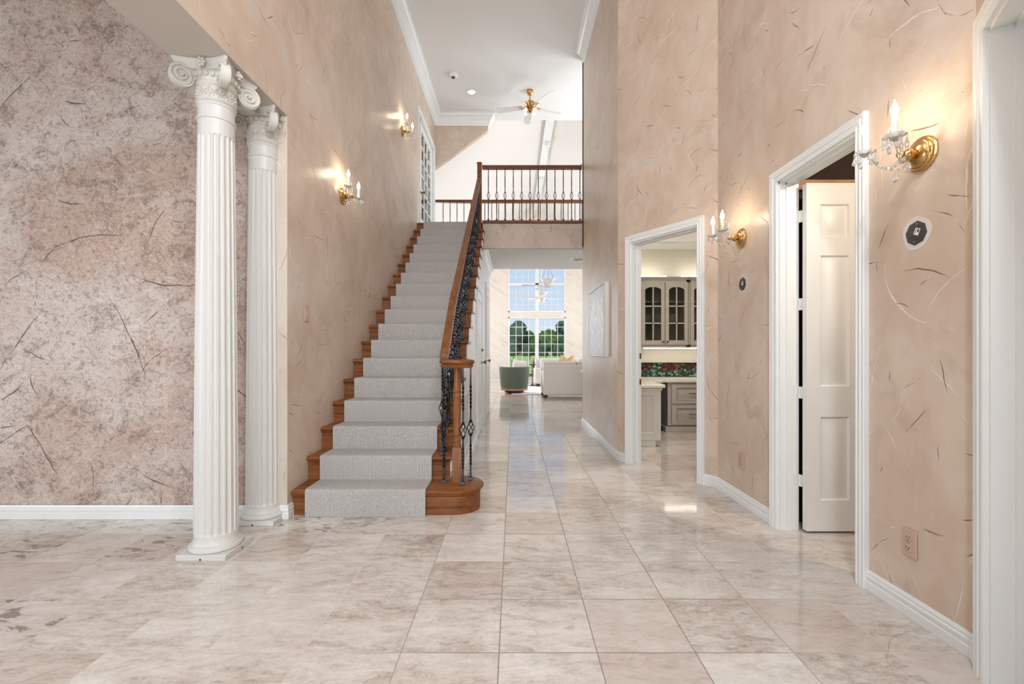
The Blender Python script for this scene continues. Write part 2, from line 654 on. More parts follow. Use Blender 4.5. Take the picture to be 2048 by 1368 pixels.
wood('wood_x', (72, 40, 18), (122, 72, 36), (150, 94, 52), 'x')
wood('wood_y', (72, 40, 18), (118, 70, 36), (146, 90, 50), 'y')
wood('wood_z', (84, 50, 24), (132, 82, 46), (152, 100, 60), 'z')
wood('wood_rail', (74, 42, 24), (118, 72, 46), (142, 92, 62), 'x', .35)
wood('wood_dark', (30, 18, 12), (44, 28, 18), (58, 38, 26), 'x', .5, 0)
wood('wood_pale', (140, 100, 70), (178, 136, 100), (200, 160, 124), 'x', .45, 0)


def mat_carpet():
    k, b, out = new_mat('carpet_loop')
    ob = k.n('ShaderNodeTexCoord').outputs['Object']
    x, y, z = k.sep(ob)
    rib = k.math('ABSOLUTE', k.math('SINE', k.math('MULTIPLY', x, pi / .0105)))
    run = k.math('ADD', y, z)
    kn = k.math('SINE', k.math('ADD', k.math('MULTIPLY', run, 2 * pi / .013), k.math('MULTIPLY', k.math('FLOOR', k.math('DIVIDE', x, .0105)), pi)))
    n1 = k.noise(ob, 130, 3, .7)
    n2 = k.noise(ob, 3.0, 3, .6)
    f = k.math('ADD', k.math('MULTIPLY', rib, .30), k.math('MULTIPLY', n1, .62))
    f = k.math('ADD', f, k.math('MULTIPLY', kn, .10))
    col = k.ramp(f, [(.26, lin((122, 119, 116))), (.5, lin((180, 176, 172))), (.76, lin((212, 209, 205)))])
    col = k.mix(k.math('MULTIPLY', n2, .18), col, lin((176, 164, 154)))
    k.L.new(col, b.inputs['Base Color'])
    b.inputs['Roughness'].default_value = .95
    b.inputs['Specular IOR Level'].default_value = .1
    bump(k, b, f, .8, .004)


mat_carpet()
simple('paint_trim', (232, 232, 229), .32, spec=.5)
simple('paint_column', (210, 207, 201), .36, spec=.45)
simple('paint_capital', (208, 203, 194), .5, noise=8, nscale=22, bmp=.5, bscale=90)
simple('paint_ceiling', (234, 232, 229), .85, spec=.2)
simple('paint_vault', (232, 226, 220), .85, spec=.2)
simple('paint_stairwall', (226, 223, 218), .5, noise=6, nscale=4)
simple('paint_door', (226, 223, 218), .38)
simple('paint_beam', (198, 186, 175), .6)
simple('iron_black', (20, 20, 25), .2, 0.6, spec=.7)
simple('iron_dark', (52, 44, 40), .35, 0.6)
simple('brass', (204, 164, 104), .18, 1.0)
simple('brass_dull', (150, 112, 62), .3, 1.0)
simple('candle_sleeve', (236, 232, 224), .4)
simple('chrome_hinge', (225, 224, 220), .3)
simple('black_plate', (70, 64, 60), .5, .2, noise=10, nscale=60)
simple('white_spackle', (214, 206, 198), .8, noise=5, nscale=30)
simple('label_white', (226, 222, 216), .5)
simple('print_black', (48, 44, 42), .6)
simple('screw_steel', (190, 186, 180), .3, 1.0)
simple('plate_beige', (196, 168, 148), .45)
simple('slot_dark', (70, 56, 46), .7)
simple('fan_white', (232, 231, 228), .4)
simple('cabinet_cream', (206, 198, 186), .5, noise=12, nscale=9)
simple('cabinet_taupe', (178, 168, 158), .5, noise=12, nscale=14)
simple('glaze_dark', (110, 96, 84), .6)
simple('cabinet_inside', (120, 112, 98), .7)
simple('counter_stone', (226, 220, 208), .3, noise=6, nscale=18)
simple('study_wall', (218, 212, 198), .8)
simple('dark_void', (26, 23, 22), .8)  # near-black colour standing in for shade inside openings
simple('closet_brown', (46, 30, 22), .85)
simple('sofa_white', (216, 210, 204), .9, noise=4, nscale=40, bmp=.2, bscale=300)
simple('sofa_feet', (24, 20, 20), .5)
simple('chair_green', (96, 104, 92), .9, noise=8, nscale=60, bmp=.2, bscale=300)
simple('pillow_white', (236, 234, 230), .9)
simple('pillow_gold', (190, 158, 112), .85, noise=26, nscale=18)
simple('rug_cream', (236, 233, 228), .95, bmp=.5, bscale=200)
simple('table_dark', (60, 44, 36), .4)
simple('lawn', (150, 172, 88), .95, noise=20, nscale=.6)
simple('patio', (196, 186, 170), .9, noise=10, nscale=2)
simple('bark', (70, 56, 46), .9)
simple('fence_black', (28, 28, 30), .6)
simple('silver_frame', (206, 200, 190), .35, .4)
simple('painted_steel', (236, 235, 232), .45)


def mat_leaf(name, a, b_, c):
    k, b, out = new_mat(name)
    ob = k.n('ShaderNodeTexCoord').outputs['Object']
    n1 = k.noise(ob, 1.6, 6, .75)
    col = k.ramp(n1, [(.34, lin(a)), (.52, lin(b_)), (.68, lin(c))])
    k.L.new(col, b.inputs['Base Color'])
    b.inputs['Roughness'].default_value = .9
    b.inputs['Specular IOR Level'].default_value = .1
    bump(k, b, k.noise(ob, 3.0, 5, .8), 1.0, .6)


mat_leaf('leaf_green', (58, 84, 50), (106, 138, 84), (150, 176, 112))
mat_leaf('leaf_dark', (56, 82, 66), (88, 118, 92), (120, 148, 112))


def mat_glass(name, tint=(1, 1, 1, 1), ior=1.12):
    k, b, out = new_mat(name)
    k.t.nodes.remove(b)
    tr = k.n('ShaderNodeBsdfTransparent')
    tr.inputs[0].default_value = tint
    gl = k.n('ShaderNodeBsdfGlossy')
    gl.inputs['Roughness'].default_value = .02
    lw = k.n('ShaderNodeFresnel')
    lw.inputs[0].default_value = ior
    mx = k.n('ShaderNodeMixShader')
    k.L.new(lw.outputs[0], mx.inputs[0])
    k.L.new(tr.outputs[0], mx.inputs[1])
    k.L.new(gl.outputs[0], mx.inputs[2])
    k.L.new(mx.outputs[0], out.inputs[0])


mat_glass('window_glass')
mat_glass('cabinet_glass', (.9, .92, .9, 1), 1.45)
k_, b_, o_ = new_mat('crystal')
b_.inputs['Base Color'].default_value = (1, 1, 1, 1)
b_.inputs['Transmission Weight'].default_value = .86
b_.inputs['Roughness'].default_value = .03
b_.inputs['IOR'].default_value = 1.55


def emit(name, rgb, strength):
    k, b, out = new_mat(name)
    b.inputs['Base Color'].default_value = (1, 1, 1, 1)
    b.inputs['Emission Color'].default_value = rgb + (1,)
    b.inputs['Emission Strength'].default_value = strength


emit('bulb_flame', (1, .82, .58), 88)
emit('lamp_disc', (1, .95, .86), 9)
emit('lamp_strip', (1, .95, .82), 14)
emit('fan_lamp', (1, .93, .82), 1.2)


def mat_mural():
    k, b, out = new_mat('mural_tile')
    ob = k.n('ShaderNodeTexCoord').outputs['Object']
    x, y, z = k.sep(ob)
    v = k.comb(x, z)
    vo = k.n('ShaderNodeTexVoronoi', voronoi_dimensions='2D', feature='F1')
    vo.inputs['Scale'].default_value = 1.0
    wv = k.vmath('ADD', v, k.vmath('SCALE', k.noise(v, 14, 2, .5, out='Color'), s=.05))
    k.L.new(k.vmath('MULTIPLY', wv, (26, 26, 1)), vo.inputs['Vector'])
    cs = k.n('ShaderNodeSeparateColor')
    k.L.new(vo.outputs['Color'], cs.inputs[0])
    big = k.noise(v, 6.0, 2, .5, .4)
    cg = k.ramp(cs.outputs[0], [(.0, lin((34, 58, 48))), (.3, lin((66, 108, 88))), (.55, lin((120, 160, 138))), (.8, lin((62, 92, 94))), (1, lin((176, 176, 120)))], 'CONSTANT')
    crd = k.ramp(cs.outputs[1], [(.0, lin((92, 36, 30))), (.4, lin((132, 62, 44))), (.7, lin((70, 30, 28))), (1, lin((190, 150, 90)))], 'CONSTANT')
    up = k.smooth(z, .05, .12)
    col = k.mix(k.math('MULTIPLY', k.smooth(big, .46, .52), up), cg, crd)
    col = k.mix(k.smooth(vo.outputs['Distance'], .35, .6), col, lin((26, 34, 30)))
    k.L.new(col, b.inputs['Base Color'])
    b.inputs['Roughness'].default_value = .3


mat_mural()


def mat_art():
    k, b, out = new_mat('abstract_canvas')
    ob = k.n('ShaderNodeTexCoord').outputs['Object']
    x, y, z = k.sep(ob)
    v = k.comb(y, z)
    n = k.noise(k.vmath('MULTIPLY', v, (9, 5, 1)), 1.0, 3, .5, 1.6)
    up = k.smooth(z, .2, .45)
    col = k.mix(k.math('MULTIPLY', k.smooth(n, .50, .54), k.math('ADD', .35, k.math('MULTIPLY', up, .65))), lin((196, 203, 205)), lin((238, 237, 233)))
    n2 = k.noise(k.vmath('MULTIPLY', v, (12, 7, 1)), 1.3, 3, .5, 1.0)
    col = k.mix(k.math('MULTIPLY', k.smooth(n2, .58, .64), .5), col, lin((168, 172, 172)))
    k.L.new(col, b.inputs['Base Color'])
    b.inputs['Roughness'].default_value = .35


mat_art()


def mat_mesh_grille():
    k, b, out = new_mat('grille_mesh')
    ob = k.n('ShaderNodeTexCoord').outputs['Object']
    x, y, z = k.sep(ob)
    a = k.math('ABSOLUTE', k.math('SINE', k.math('MULTIPLY', y, pi / .016)))
    c = k.math('ABSOLUTE', k.math('SINE', k.math('MULTIPLY', z, pi / .016)))
    f = k.smooth(k.math('MULTIPLY', a, c), .35, .6)
    col = k.mix(f, lin((232, 232, 230)), lin((150, 148, 146)))
    k.L.new(col, b.inputs['Base Color'])
    b.inputs['Roughness'].default_value = .4


mat_mesh_grille()


# ------------------------------------------------------------------ structure builders
def uv_from(o, fn):
    me = o.data
    lay = me.uv_layers.new(name='UVMap')
    off = ORG.get(o.name, Vector((0, 0, 0)))
    for p in me.polygons:
        n = p.normal
        for li in p.loop_indices:
            co = me.vertices[me.loops[li].vertex_index].co + off
            lay.data[li].uv = fn(co, n)
    return o


def uv_box(co, n):
    if abs(n.z) > .8: return (co.x, co.y)
    return (co.x * abs(n.y) * (1 if abs(n.x) < .99 else 0) + co.y * abs(n.x) * 1.0 + 3.3 * (n.x > 0), co.z)


def wall(name, A, B, z0, z1, th, mat, holes=(), label=None, mb_only=None):
    """wall whose visible face runs A->B; the thickness goes to the right-hand side of that direction (th>0)"""
    A = Vector(A); B = Vector(B)
    d = (B - A)
    L = d.length
    d = d / L
    nr = Vector((d.y, -d.x))
    ss = sorted(set([0, L] + [h[0] for h in holes] + [h[1] for h in holes]))
    zz = sorted(set([z0, z1] + [h[2] for h in holes] + [h[3] for h in holes]))
    zz = [z for z in zz if z0 - 1e-6 <= z <= z1 + 1e-6]
    ns, nz = len(ss) - 1, len(zz) - 1

    def solid(i, j):
        if i < 0 or j < 0 or i >= ns or j >= nz: return False
        sm = (ss[i] + ss[i + 1]) / 2; zm = (zz[j] + zz[j + 1]) / 2
        return not any(h[0] < sm < h[1] and h[2] < zm < h[3] for h in holes)
    mb = MB()

    def P(s, t, z):
        p = A + d * s + nr * t
        return (p.x, p.y, z)

    for i in range(ns):
        for j in range(nz):
            if not solid(i, j): continue
            a, b, c, e = ss[i], ss[i + 1], zz[j], zz[j + 1]
            mb.add([P(a, 0, c), P(b, 0, c), P(b, 0, e), P(a, 0, e)], [(0, 1, 2, 3)])
            mb.add([P(a, th, c), P(a, th, e), P(b, th, e), P(b, th, c)], [(0, 1, 2, 3)])
            if not solid(i - 1, j): mb.add([P(a, 0, c), P(a, 0, e), P(a, th, e), P(a, th, c)], [(0, 1, 2, 3)])
            if not solid(i + 1, j): mb.add([P(b, 0, c), P(b, th, c), P(b, th, e), P(b, 0, e)], [(0, 1, 2, 3)])
            if not solid(i, j - 1): mb.add([P(a, 0, c), P(a, th, c), P(b, th, c), P(b, 0, c)], [(0, 1, 2, 3)])
            if not solid(i, j + 1): mb.add([P(a, 0, e), P(b, 0, e), P(b, th, e), P(a, th, e)], [(0, 1, 2, 3)])
    me = bpy.data.meshes.new(name)
    me.from_pydata(mb.v, [], mb.f)
    bm = bmesh.new(); bm.from_mesh(me)
    bmesh.ops.remove_doubles(bm, verts=bm.verts, dist=1e-5)
    bmesh.ops.recalc_face_normals(bm, faces=bm.faces)
    bm.to_mesh(me); bm.free()
    me.materials.append(M[mat])
    o = bpy.data.objects.new(name, me)
    COL.objects.link(o)
    lay = me.uv_layers.new(name='UVMap')
    base = A.x * 1.7 + A.y * 2.3
    for p in me.polygons:
        for li in p.loop_indices:
            co = me.vertices[me.loops[li].vertex_index].co
            s = (Vector((co.x, co.y)) - A).dot(d)
            t = (Vector((co.x, co.y)) - A).dot(nr)
            lay.data[li].uv = (base + s + t, co.z)
    return struct(o, label)


def frame_map(A, d, n):
    """2-D (s along, z up, b out of the wall) -> xyz"""
    return lambda s, z, b: (A[0] + d[0] * s + n[0] * b, A[1] + d[1] * s + n[1] * b, z)


CASING = [(0, 0), (0, .016), (.006, .020), (.012, .020), (.014, .016), (.028, .019), (.031, .023), (.040, .024), (.043, .019), (.052, .024), (.062, .026), (.066, .022), (.066, 0)]
BASE = [(0, 0), (.016, 0), (.016, .040), (.012, .044), (.014, .050), (.014, .064), (.009, .070), (.011, .078), (.006, .090), (0, .090)]
CROWN = [(0, 0), (0, -.20), (.012, -.20), (.016, -.185), (.022, -.172), (.032, -.168), (.040, -.140), (.062, -.100), (.080, -.078), (.084, -.066), (.108, -.054), (.122, -.036), (.126, -.022), (.136, -.018), (.136, 0)]


def casing(parent, A, d, n, s0, s1, ztop, zbot=0.0, name='casing'):
    mp = frame_map(A, d, n)
    mb = MB()
    # left of the path must be outward: go up the s0 side, over, down the s1 side
    mb.sweep([(s0, zbot), (s0, ztop), (s1, ztop), (s1, zbot)], CASING, lambda p, q, b: mp(p, q, b))
    return mb.build(name, 'paint_trim', parent)


def base_run(name, pts, label=None):
    """baseboard along a floor polyline; the room lies to the left of the path"""
    mb = MB()
    mb.sweep(pts, BASE, lambda x, y, b: (x, y, b + .001))
    return struct(mb.build(name, 'paint_trim'), label)


def crown_run(name, pts, z, label=None):
    mb = MB()
    mb.sweep(pts, CROWN, lambda x, y, b: (x, y, z + b))
    return struct(mb.build(name, 'paint_trim'), label)

# ================================================================== STRUCTURE
LW = -1.488          # left hall wall
RW = 1.645           # right foyer wall
HW = 1.055           # right hall wall
CE = 5.552           # high ceiling
RISE, RUN, R1 = .1717, .2339, 3.054
UP = 18 * RISE       # upper floor 3.09
SOF = 2.677          # underside of the bridge
BR0, BR1 = 6.955, 8.62   # bridge depth

# floor
mb = MB()
mb.add([(-8, -3, 0), (8, -3, 0), (8, 16.6, 0), (-8, 16.6, 0)], [(0, 1, 2, 3)])
mb.add([(-8, -3, -.2), (8, -3, -.2), (8, 16.6, -.2), (-8, 16.6, -.2)], [(3, 2, 1, 0)])
struct(mb.build('floor', 'travertine_tile', recenter=False), 'square travertine tile floor running through foyer and hall')

# left hall wall, with the colonnade opening and the upstairs glazed door opening
wall('wall_left', (LW, 8.56), (LW, -2.5), 0, CE, .10, 'plaster_peach',
     [(8.56 - 8.43, 8.56 - 7.11, UP, 4.855), (8.56 - 2.99, 11.2, 0, 2.66)], 'peach trowelled plaster wall beside the stairs')
o = MB().box(LW - .312, LW - .10, -2.5, 2.99, 2.66, CE).build('wall_beam', 'plaster_peach')
uv_from(o, uv_box); struct(o, 'thick wall above the colonnade opening')
struct(MB().box(LW - .312, LW, -2.5, 2.985, 2.648, 2.66).build('trim_1', 'paint_beam'), 'painted soffit above the columns')
wall('wall_jamb', (LW, 2.985), (-1.63, 2.985), 0, 2.648, .004, 'plaster_cream', (), 'pale plaster jamb behind the far column')
wall('wall_dining', (-1.60, 2.992), (-6.0, 2.992), 0, 3.9, .12, 'wallpaper_mottled', (), 'mottled grey and rose rag-rolled wall of the dining room')
wall('wall_dining_side', (-6.0, 2.992), (-6.0, -2.5), 0, 3.9, .12, 'plaster_cream')
struct(MB().box(-6.1, LW - .3, -2.6, 3.1, 3.9, 4.0).build('ceiling_dining', 'paint_ceiling'))
# wall behind the camera
wall('wall_entry', (-6.1, -2.5), (2.6, -2.5), 0, CE, .12, 'plaster_cream')

# right side: entry door wall (slanting), closet wall, slanting wall with study door, hall wall
ED = Vector((-.5408, -.8411))
EA = Vector((RW, 1.615)) + ED * 1.6
wall('wall_entry_side', (EA.x, EA.y), (RW, 1.615), 0, CE, .15, 'plaster_peach', [(.55, 1.6 - .141, 0, 2.165)], 'slanting peach wall with the white entry door')
e2 = Vector((EA.x, -2.5))
wall('wall_entry_return', (EA.x, -2.5), (EA.x, EA.y), 0, CE, .12, 'plaster_peach')
wall('wall_right', (RW, 1.615), (RW, 3.655), 0, CE, .10, 'plaster_peach', [(.552, 1.1985, 0, 2.15)], 'peach trowelled wall with the closet door')
wall('wall_slant', (RW, 3.655), (HW, 4.585), 0, CE, .12, 'plaster_peach', [(.183, .922, 0, 2.16)], 'slanting peach wall with the study doorway')
wall('wall_hall', (HW, 4.585), (HW, 6.95), 0, CE, .12, 'plaster_peach', (), 'peach trowelled hall wall with the framed art')

# ceiling over foyer, hall and bridge
mb = MB()
mb.box(LW - .5, 3.2, -2.6, 8.56, CE, CE + .12)
mb.box(-.49, 3.2, 8.56, 8.74, CE, CE + .12)
struct(mb.build('ceiling', 'paint_ceiling'), 'flat white ceiling above the stair hall')
# end wall of the stair hall, cut along the slope of the vault
mb = MB()
mb.prism([(LW - .3, 4.52), (LW, 4.55), (-.485, CE - .285), (-.485, CE), (LW - .3, CE)], lambda p, q, d: (p, d, q), 8.56, 8.66)
o = mb.build('wall_back', 'plaster_peach'); uv_from(o, uv_box); struct(o, 'peach wall end cut along the vault slope')
# upper hall to the right of the bridge
wall('wall_upper_right', (3.1, 6.95), (3.1, 8.7), UP, CE, .1, 'plaster_cream')
wall('wall_upper_front', (HW, 6.95), (3.1, 6.95), SOF, CE, .1, 'plaster_cream')

# bridge / upper floor
mb = MB()
mb.box(-.47, 3.1, BR0, BR1, SOF, UP - .004)
mb.box(LW, -.47, R1 + 17 * RUN + .02, BR1, SOF + .12, UP - .004)
o = mb.build('floor_upper', 'plaster_bridge'); uv_from(o, uv_box); struct(o, 'bridge of the upper floor with a peach plaster face')
struct(MB().box(-.46, 3.1, BR0 + .05, BR1 - .002, SOF - .012, SOF).build('ceiling_bridge', 'paint_ceiling'), 'flat white ceiling under the bridge')
struct(MB().box(LW, 3.1, R1 + 17 * RUN + .25, BR1, UP - .004, UP + .006).build('floor_upper_carpet', 'carpet_loop'), 'carpet of the upper landing')
mb = MB()
mb.sweep([(-.47, BR0), (HW, BR0)], [(0, UP - .030), (0, UP + .004), (.10, UP + .004), (.10, UP)][::1], lambda x, y, b: (x, y, b))
mb = MB().bbox(-.475, HW - .002, BR0 - .022, BR0 + .12, UP - .032, UP + .012, .010)
struct(mb.build('trim_2', 'wood_rail'), 'stained wood nosing along the bridge')
struct(MB().box(LW, 3.1, BR1 - .10, BR1 + .02, UP - .03, UP + .012).build('trim_3', 'wood_rail'))

# great room shell
RX, RZ, SL = .815, 6.44, .72
GX0, GX1, GY1 = -4.2, 5.83, 16.45
za = RZ - SL * (RX - GX0)
mb = MB()
mb.prism([(GX0 - .2, RZ - SL * (RX - GX0 + .2)), (RX, RZ), (RX, RZ + .15), (GX0 - .2, RZ - SL * (RX - GX0 + .2) + .15)], lambda p, q, d: (p, d, q), 8.58, GY1 + .1)
struct(mb.build('ceiling_vault_left', 'paint_vault'), 'left slope of the white vaulted ceiling')
mb = MB()
mb.prism([(RX, RZ), (GX1 + .2, RZ - SL * (GX1 + .2 - RX)), (GX1 + .2, RZ - SL * (GX1 + .2 - RX) + .15), (RX, RZ + .15)], lambda p, q, d: (p, d, q), 8.58, GY1 + .1)
struct(mb.build('ceiling_vault_right', 'paint_vault'), 'right slope of the white vaulted ceiling')
struct(MB().box(RX - .095, RX + .095, 8.66, GY1, RZ - .20, RZ - .04).build('trim_4', 'paint_trim'), 'white ridge beam of the vault')
# gable infill above the flat ceiling
mb = MB()
mb.prism([(-.6, CE + .12), (3.2, CE + .12), (3.2, RZ + .1), (-.6, RZ + .1)], lambda p, q, d: (p, d, q), 8.58, 8.70)
struct(mb.build('wall_gable_near', 'paint_vault'))
# far wall with two windows
WX0, WX1 = -.187, 1.885
wall('wall_far', (GX1, GY1), (GX0, GY1), 0, 2.9, .16, 'plaster_marbled', [(GX1 - WX1, GX1 - WX0, .10, 2.345)], 'pale marbled far wall of the great room')
wall('wall_far_upper', (GX1, GY1), (GX0, GY1), 2.9, 4.4, .16, 'plaster_marbled', [])
ob_ = bpy.data.objects['wall_far_upper']
bpy.data.objects.remove(ob_)
bpy.data.objects.remove(bpy.data.objects['wall_far'])
wall('wall_far', (GX1, GY1), (GX0, GY1), 0, 4.8, .16, 'plaster_marbled',
     [(GX1 - WX1, GX1 - WX0, .10, 2.345), (GX1 - WX1, GX1 - WX0, 2.52, 4.55)], 'pale marbled far wall of the great room')
mb = MB()
mb.prism([(GX0, 4.8), (GX1, 4.8), (GX1, 4.9), (RX, RZ + .05), (GX0, 4.9)], lambda p, q, d: (p, d, q), GY1, GY1 + .16)
o = mb.build('wall_far_gable', 'plaster_marbled'); uv_from(o, uv_box); struct(o, 'marbled gable above the far windows')
wall('wall_great_left', (GX0, GY1), (GX0, 8.7), 0, 4.2, .12, 'plaster_marbled')
wall('wall_great_right', (GX1, 8.7), (GX1, GY1), 0, 4.2, .12, 'plaster_marbled')
wall('wall_great_near_left', (-.46, 8.66), (GX0, 8.66), 0, SOF, .10, 'plaster_marbled')
bpy.data.objects.remove(bpy.data.objects['wall_great_near_left'])
wall('wall_great_near_left', (GX0, 8.75), (-.50, 8.75), 0, SOF, .10, 'plaster_marbled')
wall('wall_great_left_upper', (GX0, 8.75), (LW - .1, 8.75), SOF, 5.2, .10, 'plaster_marbled')
wall('wall_great_near_right', (3.1, 8.75), (GX1, 8.75), 0, 5.2, .10, 'plaster_marbled')
wall('wall_passage', (3.1, 6.95), (3.1, 8.75), 0, SOF, .10, 'plaster_cream')

# wall under the stairs: stepped upper edge following the treads
SX = -.462
prof = [(R1 + RUN + .03, 0)]
for n in range(2, 19):
    y = R1 + (n - 1) * RUN
    if n == 2:
        prof.append((y + .03, n * RISE - .03))
    else:
        prof.append((y + .019, (n - 1) * RISE - .03))
        if n <= 17: prof.append((y + .019, n * RISE - .03))
yend = R1 + 17 * RUN + .004
prof += [(yend, SOF - .012), (8.66, SOF - .012), (8.66, 0)]
prof = [prof[0]] + prof[1:]
mb = MB()
mb.prism(prof, lambda p, q, d: (d, p, q), SX - .06, SX)
o = mb.build('wall_understairs', 'paint_stairwall', angle=20)
struct(o, 'white panelled wall below the stairs')

# baseboards
Rd = Vector((HW - RW, 4.585 - 3.655)).normalized()
P0 = Vector((RW, 3.655))
pe = Vector((RW, 1.615)) + ED * .073
base_run('baseboard_right', [(pe.x, pe.y), (RW, 1.615), (RW, 2.101)], 'white baseboard below the near sconce')
q = P0 + Rd * .117
base_run('baseboard_corner', [(RW, 2.880), (RW, 3.655), (q.x, q.y)], 'white baseboard between closet and study door')
q = P0 + Rd * .988
base_run('baseboard_hall', [(q.x, q.y), (HW, 4.585), (HW, 6.95), (HW + .12, 6.95)], 'white baseboard of the hall')
base_run('baseboard_left', [(LW, 3.048), (LW, 2.985), (-6.0, 2.985)], 'white baseboard of the dining room wall')
base_run('baseboard_understairs', [(SX, 5.60), (SX, 3.43)])
base_run('baseboard_far_left', [(WX0 - .05, GY1), (GX0, GY1)])
base_run('baseboard_far_right', [(GX1, GY1), (WX1 + .05, GY1)])

# crown mouldings
crown_run('trim_5', [(-.485, 8.66), (-.485, 8.56), (LW, 8.56), (LW, -2.4)], CE, 'white crown moulding above the stairs')
crown_run('trim_6', [(RW, 1.7), (RW, 3.655), (HW, 4.585), (HW, 6.72)], CE, 'white crown moulding on the right')
mb = MB()
mb.sweep([(SX, 8.66), (SX, 6.96)], [(a * .62, b * .72) for a, b in CROWN], lambda x, y, b: (x, y, SOF - .012 + b))
struct(mb.build('trim_7', 'paint_trim'), 'white crown moulding under the bridge')


# ------------------------------------------------------------------ windows of the far wall
def window(name, x0, x1, z0, z1, rows, label, midrail=None):
    y = GY1
    mb = MB()
    mw = .010 if not midrail else .006
    fw = .05
    # casing on the wall + frame in the opening
    for (a, b, c, d) in ((x0, x0 + fw, z0, z1), (x1 - fw, x1, z0, z1), (x0, x1, z0, z0 + fw), (x0, x1, z1 - fw, z1)):
        mb.bbox(a, b, y - .02, y + .12, c, d, .006)
    xm = (x0 + x1) / 2
    mb.bbox(xm - .065, xm + .065, y - .01, y + .12, z0, z1, .006)
    if midrail:
        mb.bbox(x0, x1, y - .01, y + .12, midrail - .05, midrail + .05, .006)
    o = struct(mb.build(name, 'paint_trim'), label)
    for (a, b) in ((x0 + fw, xm - .065), (xm + .065, x1 - fw)):
        segs = [(z0 + fw, z1 - fw, rows)] if not midrail else [(z0 + fw, midrail - .05, rows), (midrail + .05, z1 - fw, rows)]
        for (c, d, r) in segs:
            m2 = MB()
            for i in range(1, 4):
                xx = a + (b - a) * i / 4
                m2.box(xx - mw, xx + mw, y + .045, y + .065, c, d)
            for j in range(1, r):
                zz = c + (d - c) * j / r
                m2.box(a, b, y + .046, y + .064, zz - mw, zz + mw)
            m2.build('muntin_grid', 'paint_trim', o)
            MB().box(a, b, y + .068, y + .074, c, d).build('pane', 'window_glass', o)
    return o


window('window_1', WX0, WX1, .10, 2.345, 7, 'tall white gridded window looking onto the lawn')
window('window_2', WX0, WX1, 2.52, 4.55, 4, 'white gridded transom window above it, full of sky', 3.53)


# ------------------------------------------------------------------ doors
def panel_face(mb, x0, x1, z0, z1, y, dpt, mp):
    """raised panel: recessed moulding and bevelled field, in (x,z,depth) with y the face"""
    a = .022
    r = [[(x0, z0, 0), (x1, z0, 0), (x1, z1, 0), (x0, z1, 0)],
         [(x0 + a * .4, z0 + a * .4, dpt), (x1 - a * .4, z0 + a * .4, dpt), (x1 - a * .4, z1 - a * .4, dpt), (x0 + a * .4, z1 - a * .4, dpt)],
         [(x0 + a, z0 + a, dpt), (x1 - a, z0 + a, dpt), (x1 - a, z1 - a, dpt), (x0 + a, z1 - a, dpt)],
         [(x0 + a * 2.2, z0 + a * 2.2, dpt * .15), (x1 - a * 2.2, z0 + a * 2.2, dpt * .15), (x1 - a * 2.2, z1 - a * 2.2, dpt * .15), (x0 + a * 2.2, z1 - a * 2.2, dpt * .15)]]
    vs = [mp(*p) for ring in r for p in ring]
    fs = []
    for i in range(3):
        for j in range(4):
            k = (j + 1) % 4
            fs.append((i * 4 + j, i * 4 + k, i * 4 + 4 + k, i * 4 + 4 + j))
    fs.append((12, 13, 14, 15))
    mb.add(vs, fs)


def panel_slab(mb, x0, x1, z0, z1, panels, mp, th):
    """door leaf with recessed panels on its front face; mp(x,z,d) with d going into the leaf"""
    xs = sorted(set([x0, x1] + [p[0] for p in panels] + [p[1] for p in panels]))
    zs = sorted(set([z0, z1] + [p[2] for p in panels] + [p[3] for p in panels]))
    for i in range(len(xs) - 1):
        for j in range(len(zs) - 1):
            xm, zm = (xs[i] + xs[i + 1]) / 2, (zs[j] + zs[j + 1]) / 2
            if any(p[0] < xm < p[1] and p[2] < zm < p[3] for p in panels): continue
            mb.add([mp(xs[i], zs[j], 0), mp(xs[i + 1], zs[j], 0), mp(xs[i + 1], zs[j + 1], 0), mp(xs[i], zs[j + 1], 0)], [(0, 1, 2, 3)])
    for p in panels:
        panel_face(mb, p[0], p[1], p[2], p[3], 0, .010, mp)
    c = [(x0, z0), (x1, z0), (x1, z1), (x0, z1)]
    for i in range(4):
        a, b = c[i], c[(i + 1) % 4]
        mb.add([mp(a[0], a[1], 0), mp(b[0], b[1], 0), mp(b[0], b[1], th), mp(a[0], a[1], th)], [(3, 2, 1, 0)])
    mb.add([mp(x, z, th) for x, z in c], [(3, 2, 1, 0)])


# closet door: opening in the right wall, leaf swung into the closet
d3 = thing('door_1', None, None, (RW, 2.49, 0))
struct(d3, 'white closet door frame with six-panel door open inwards')
casing(d3, (RW, 1.615), (0, 1), (-1, 0), .552, 1.1985, 2.15)
mb = MB()
jy0, jy1 = 2.167, 2.8135
mb.box(RW - .001, RW + .115, jy1 - .012, jy1, 0, 2.15).box(RW - .001, RW + .115, jy0, jy0 + .012, 0, 2.15).box(RW - .001, RW + .115, jy0, jy1, 2.138, 2.15)
mb.box(RW + .035, RW + .065, jy1 - .022, jy1 - .012, 0, 2.138).box(RW + .035, RW + .065, jy0 + .012, jy0 + .022, 0, 2.138).box(RW + .035, RW + .065, jy0 + .012, jy1 - .012, 2.128, 2.138)
mb.build('jamb', 'paint_trim', d3)
mb = MB()
lx0, lx1 = RW + .125, RW + .125 + .63
p1, p2 = (lx0 + .085, lx0 + .26), (lx0 + .37, lx0 + .545)
pans = []
for a, b in (p1, p2):
    pans += [(a, b, 1.785, 1.99), (a, b, .89, 1.68), (a, b, .20, .705)]
panel_slab(mb, lx0, lx1, .014, 2.118, pans, lambda x, z, d: (x, 2.742 + d, z), .038)
leaf = mb.build('door_leaf', 'paint_door', d3, angle=20)
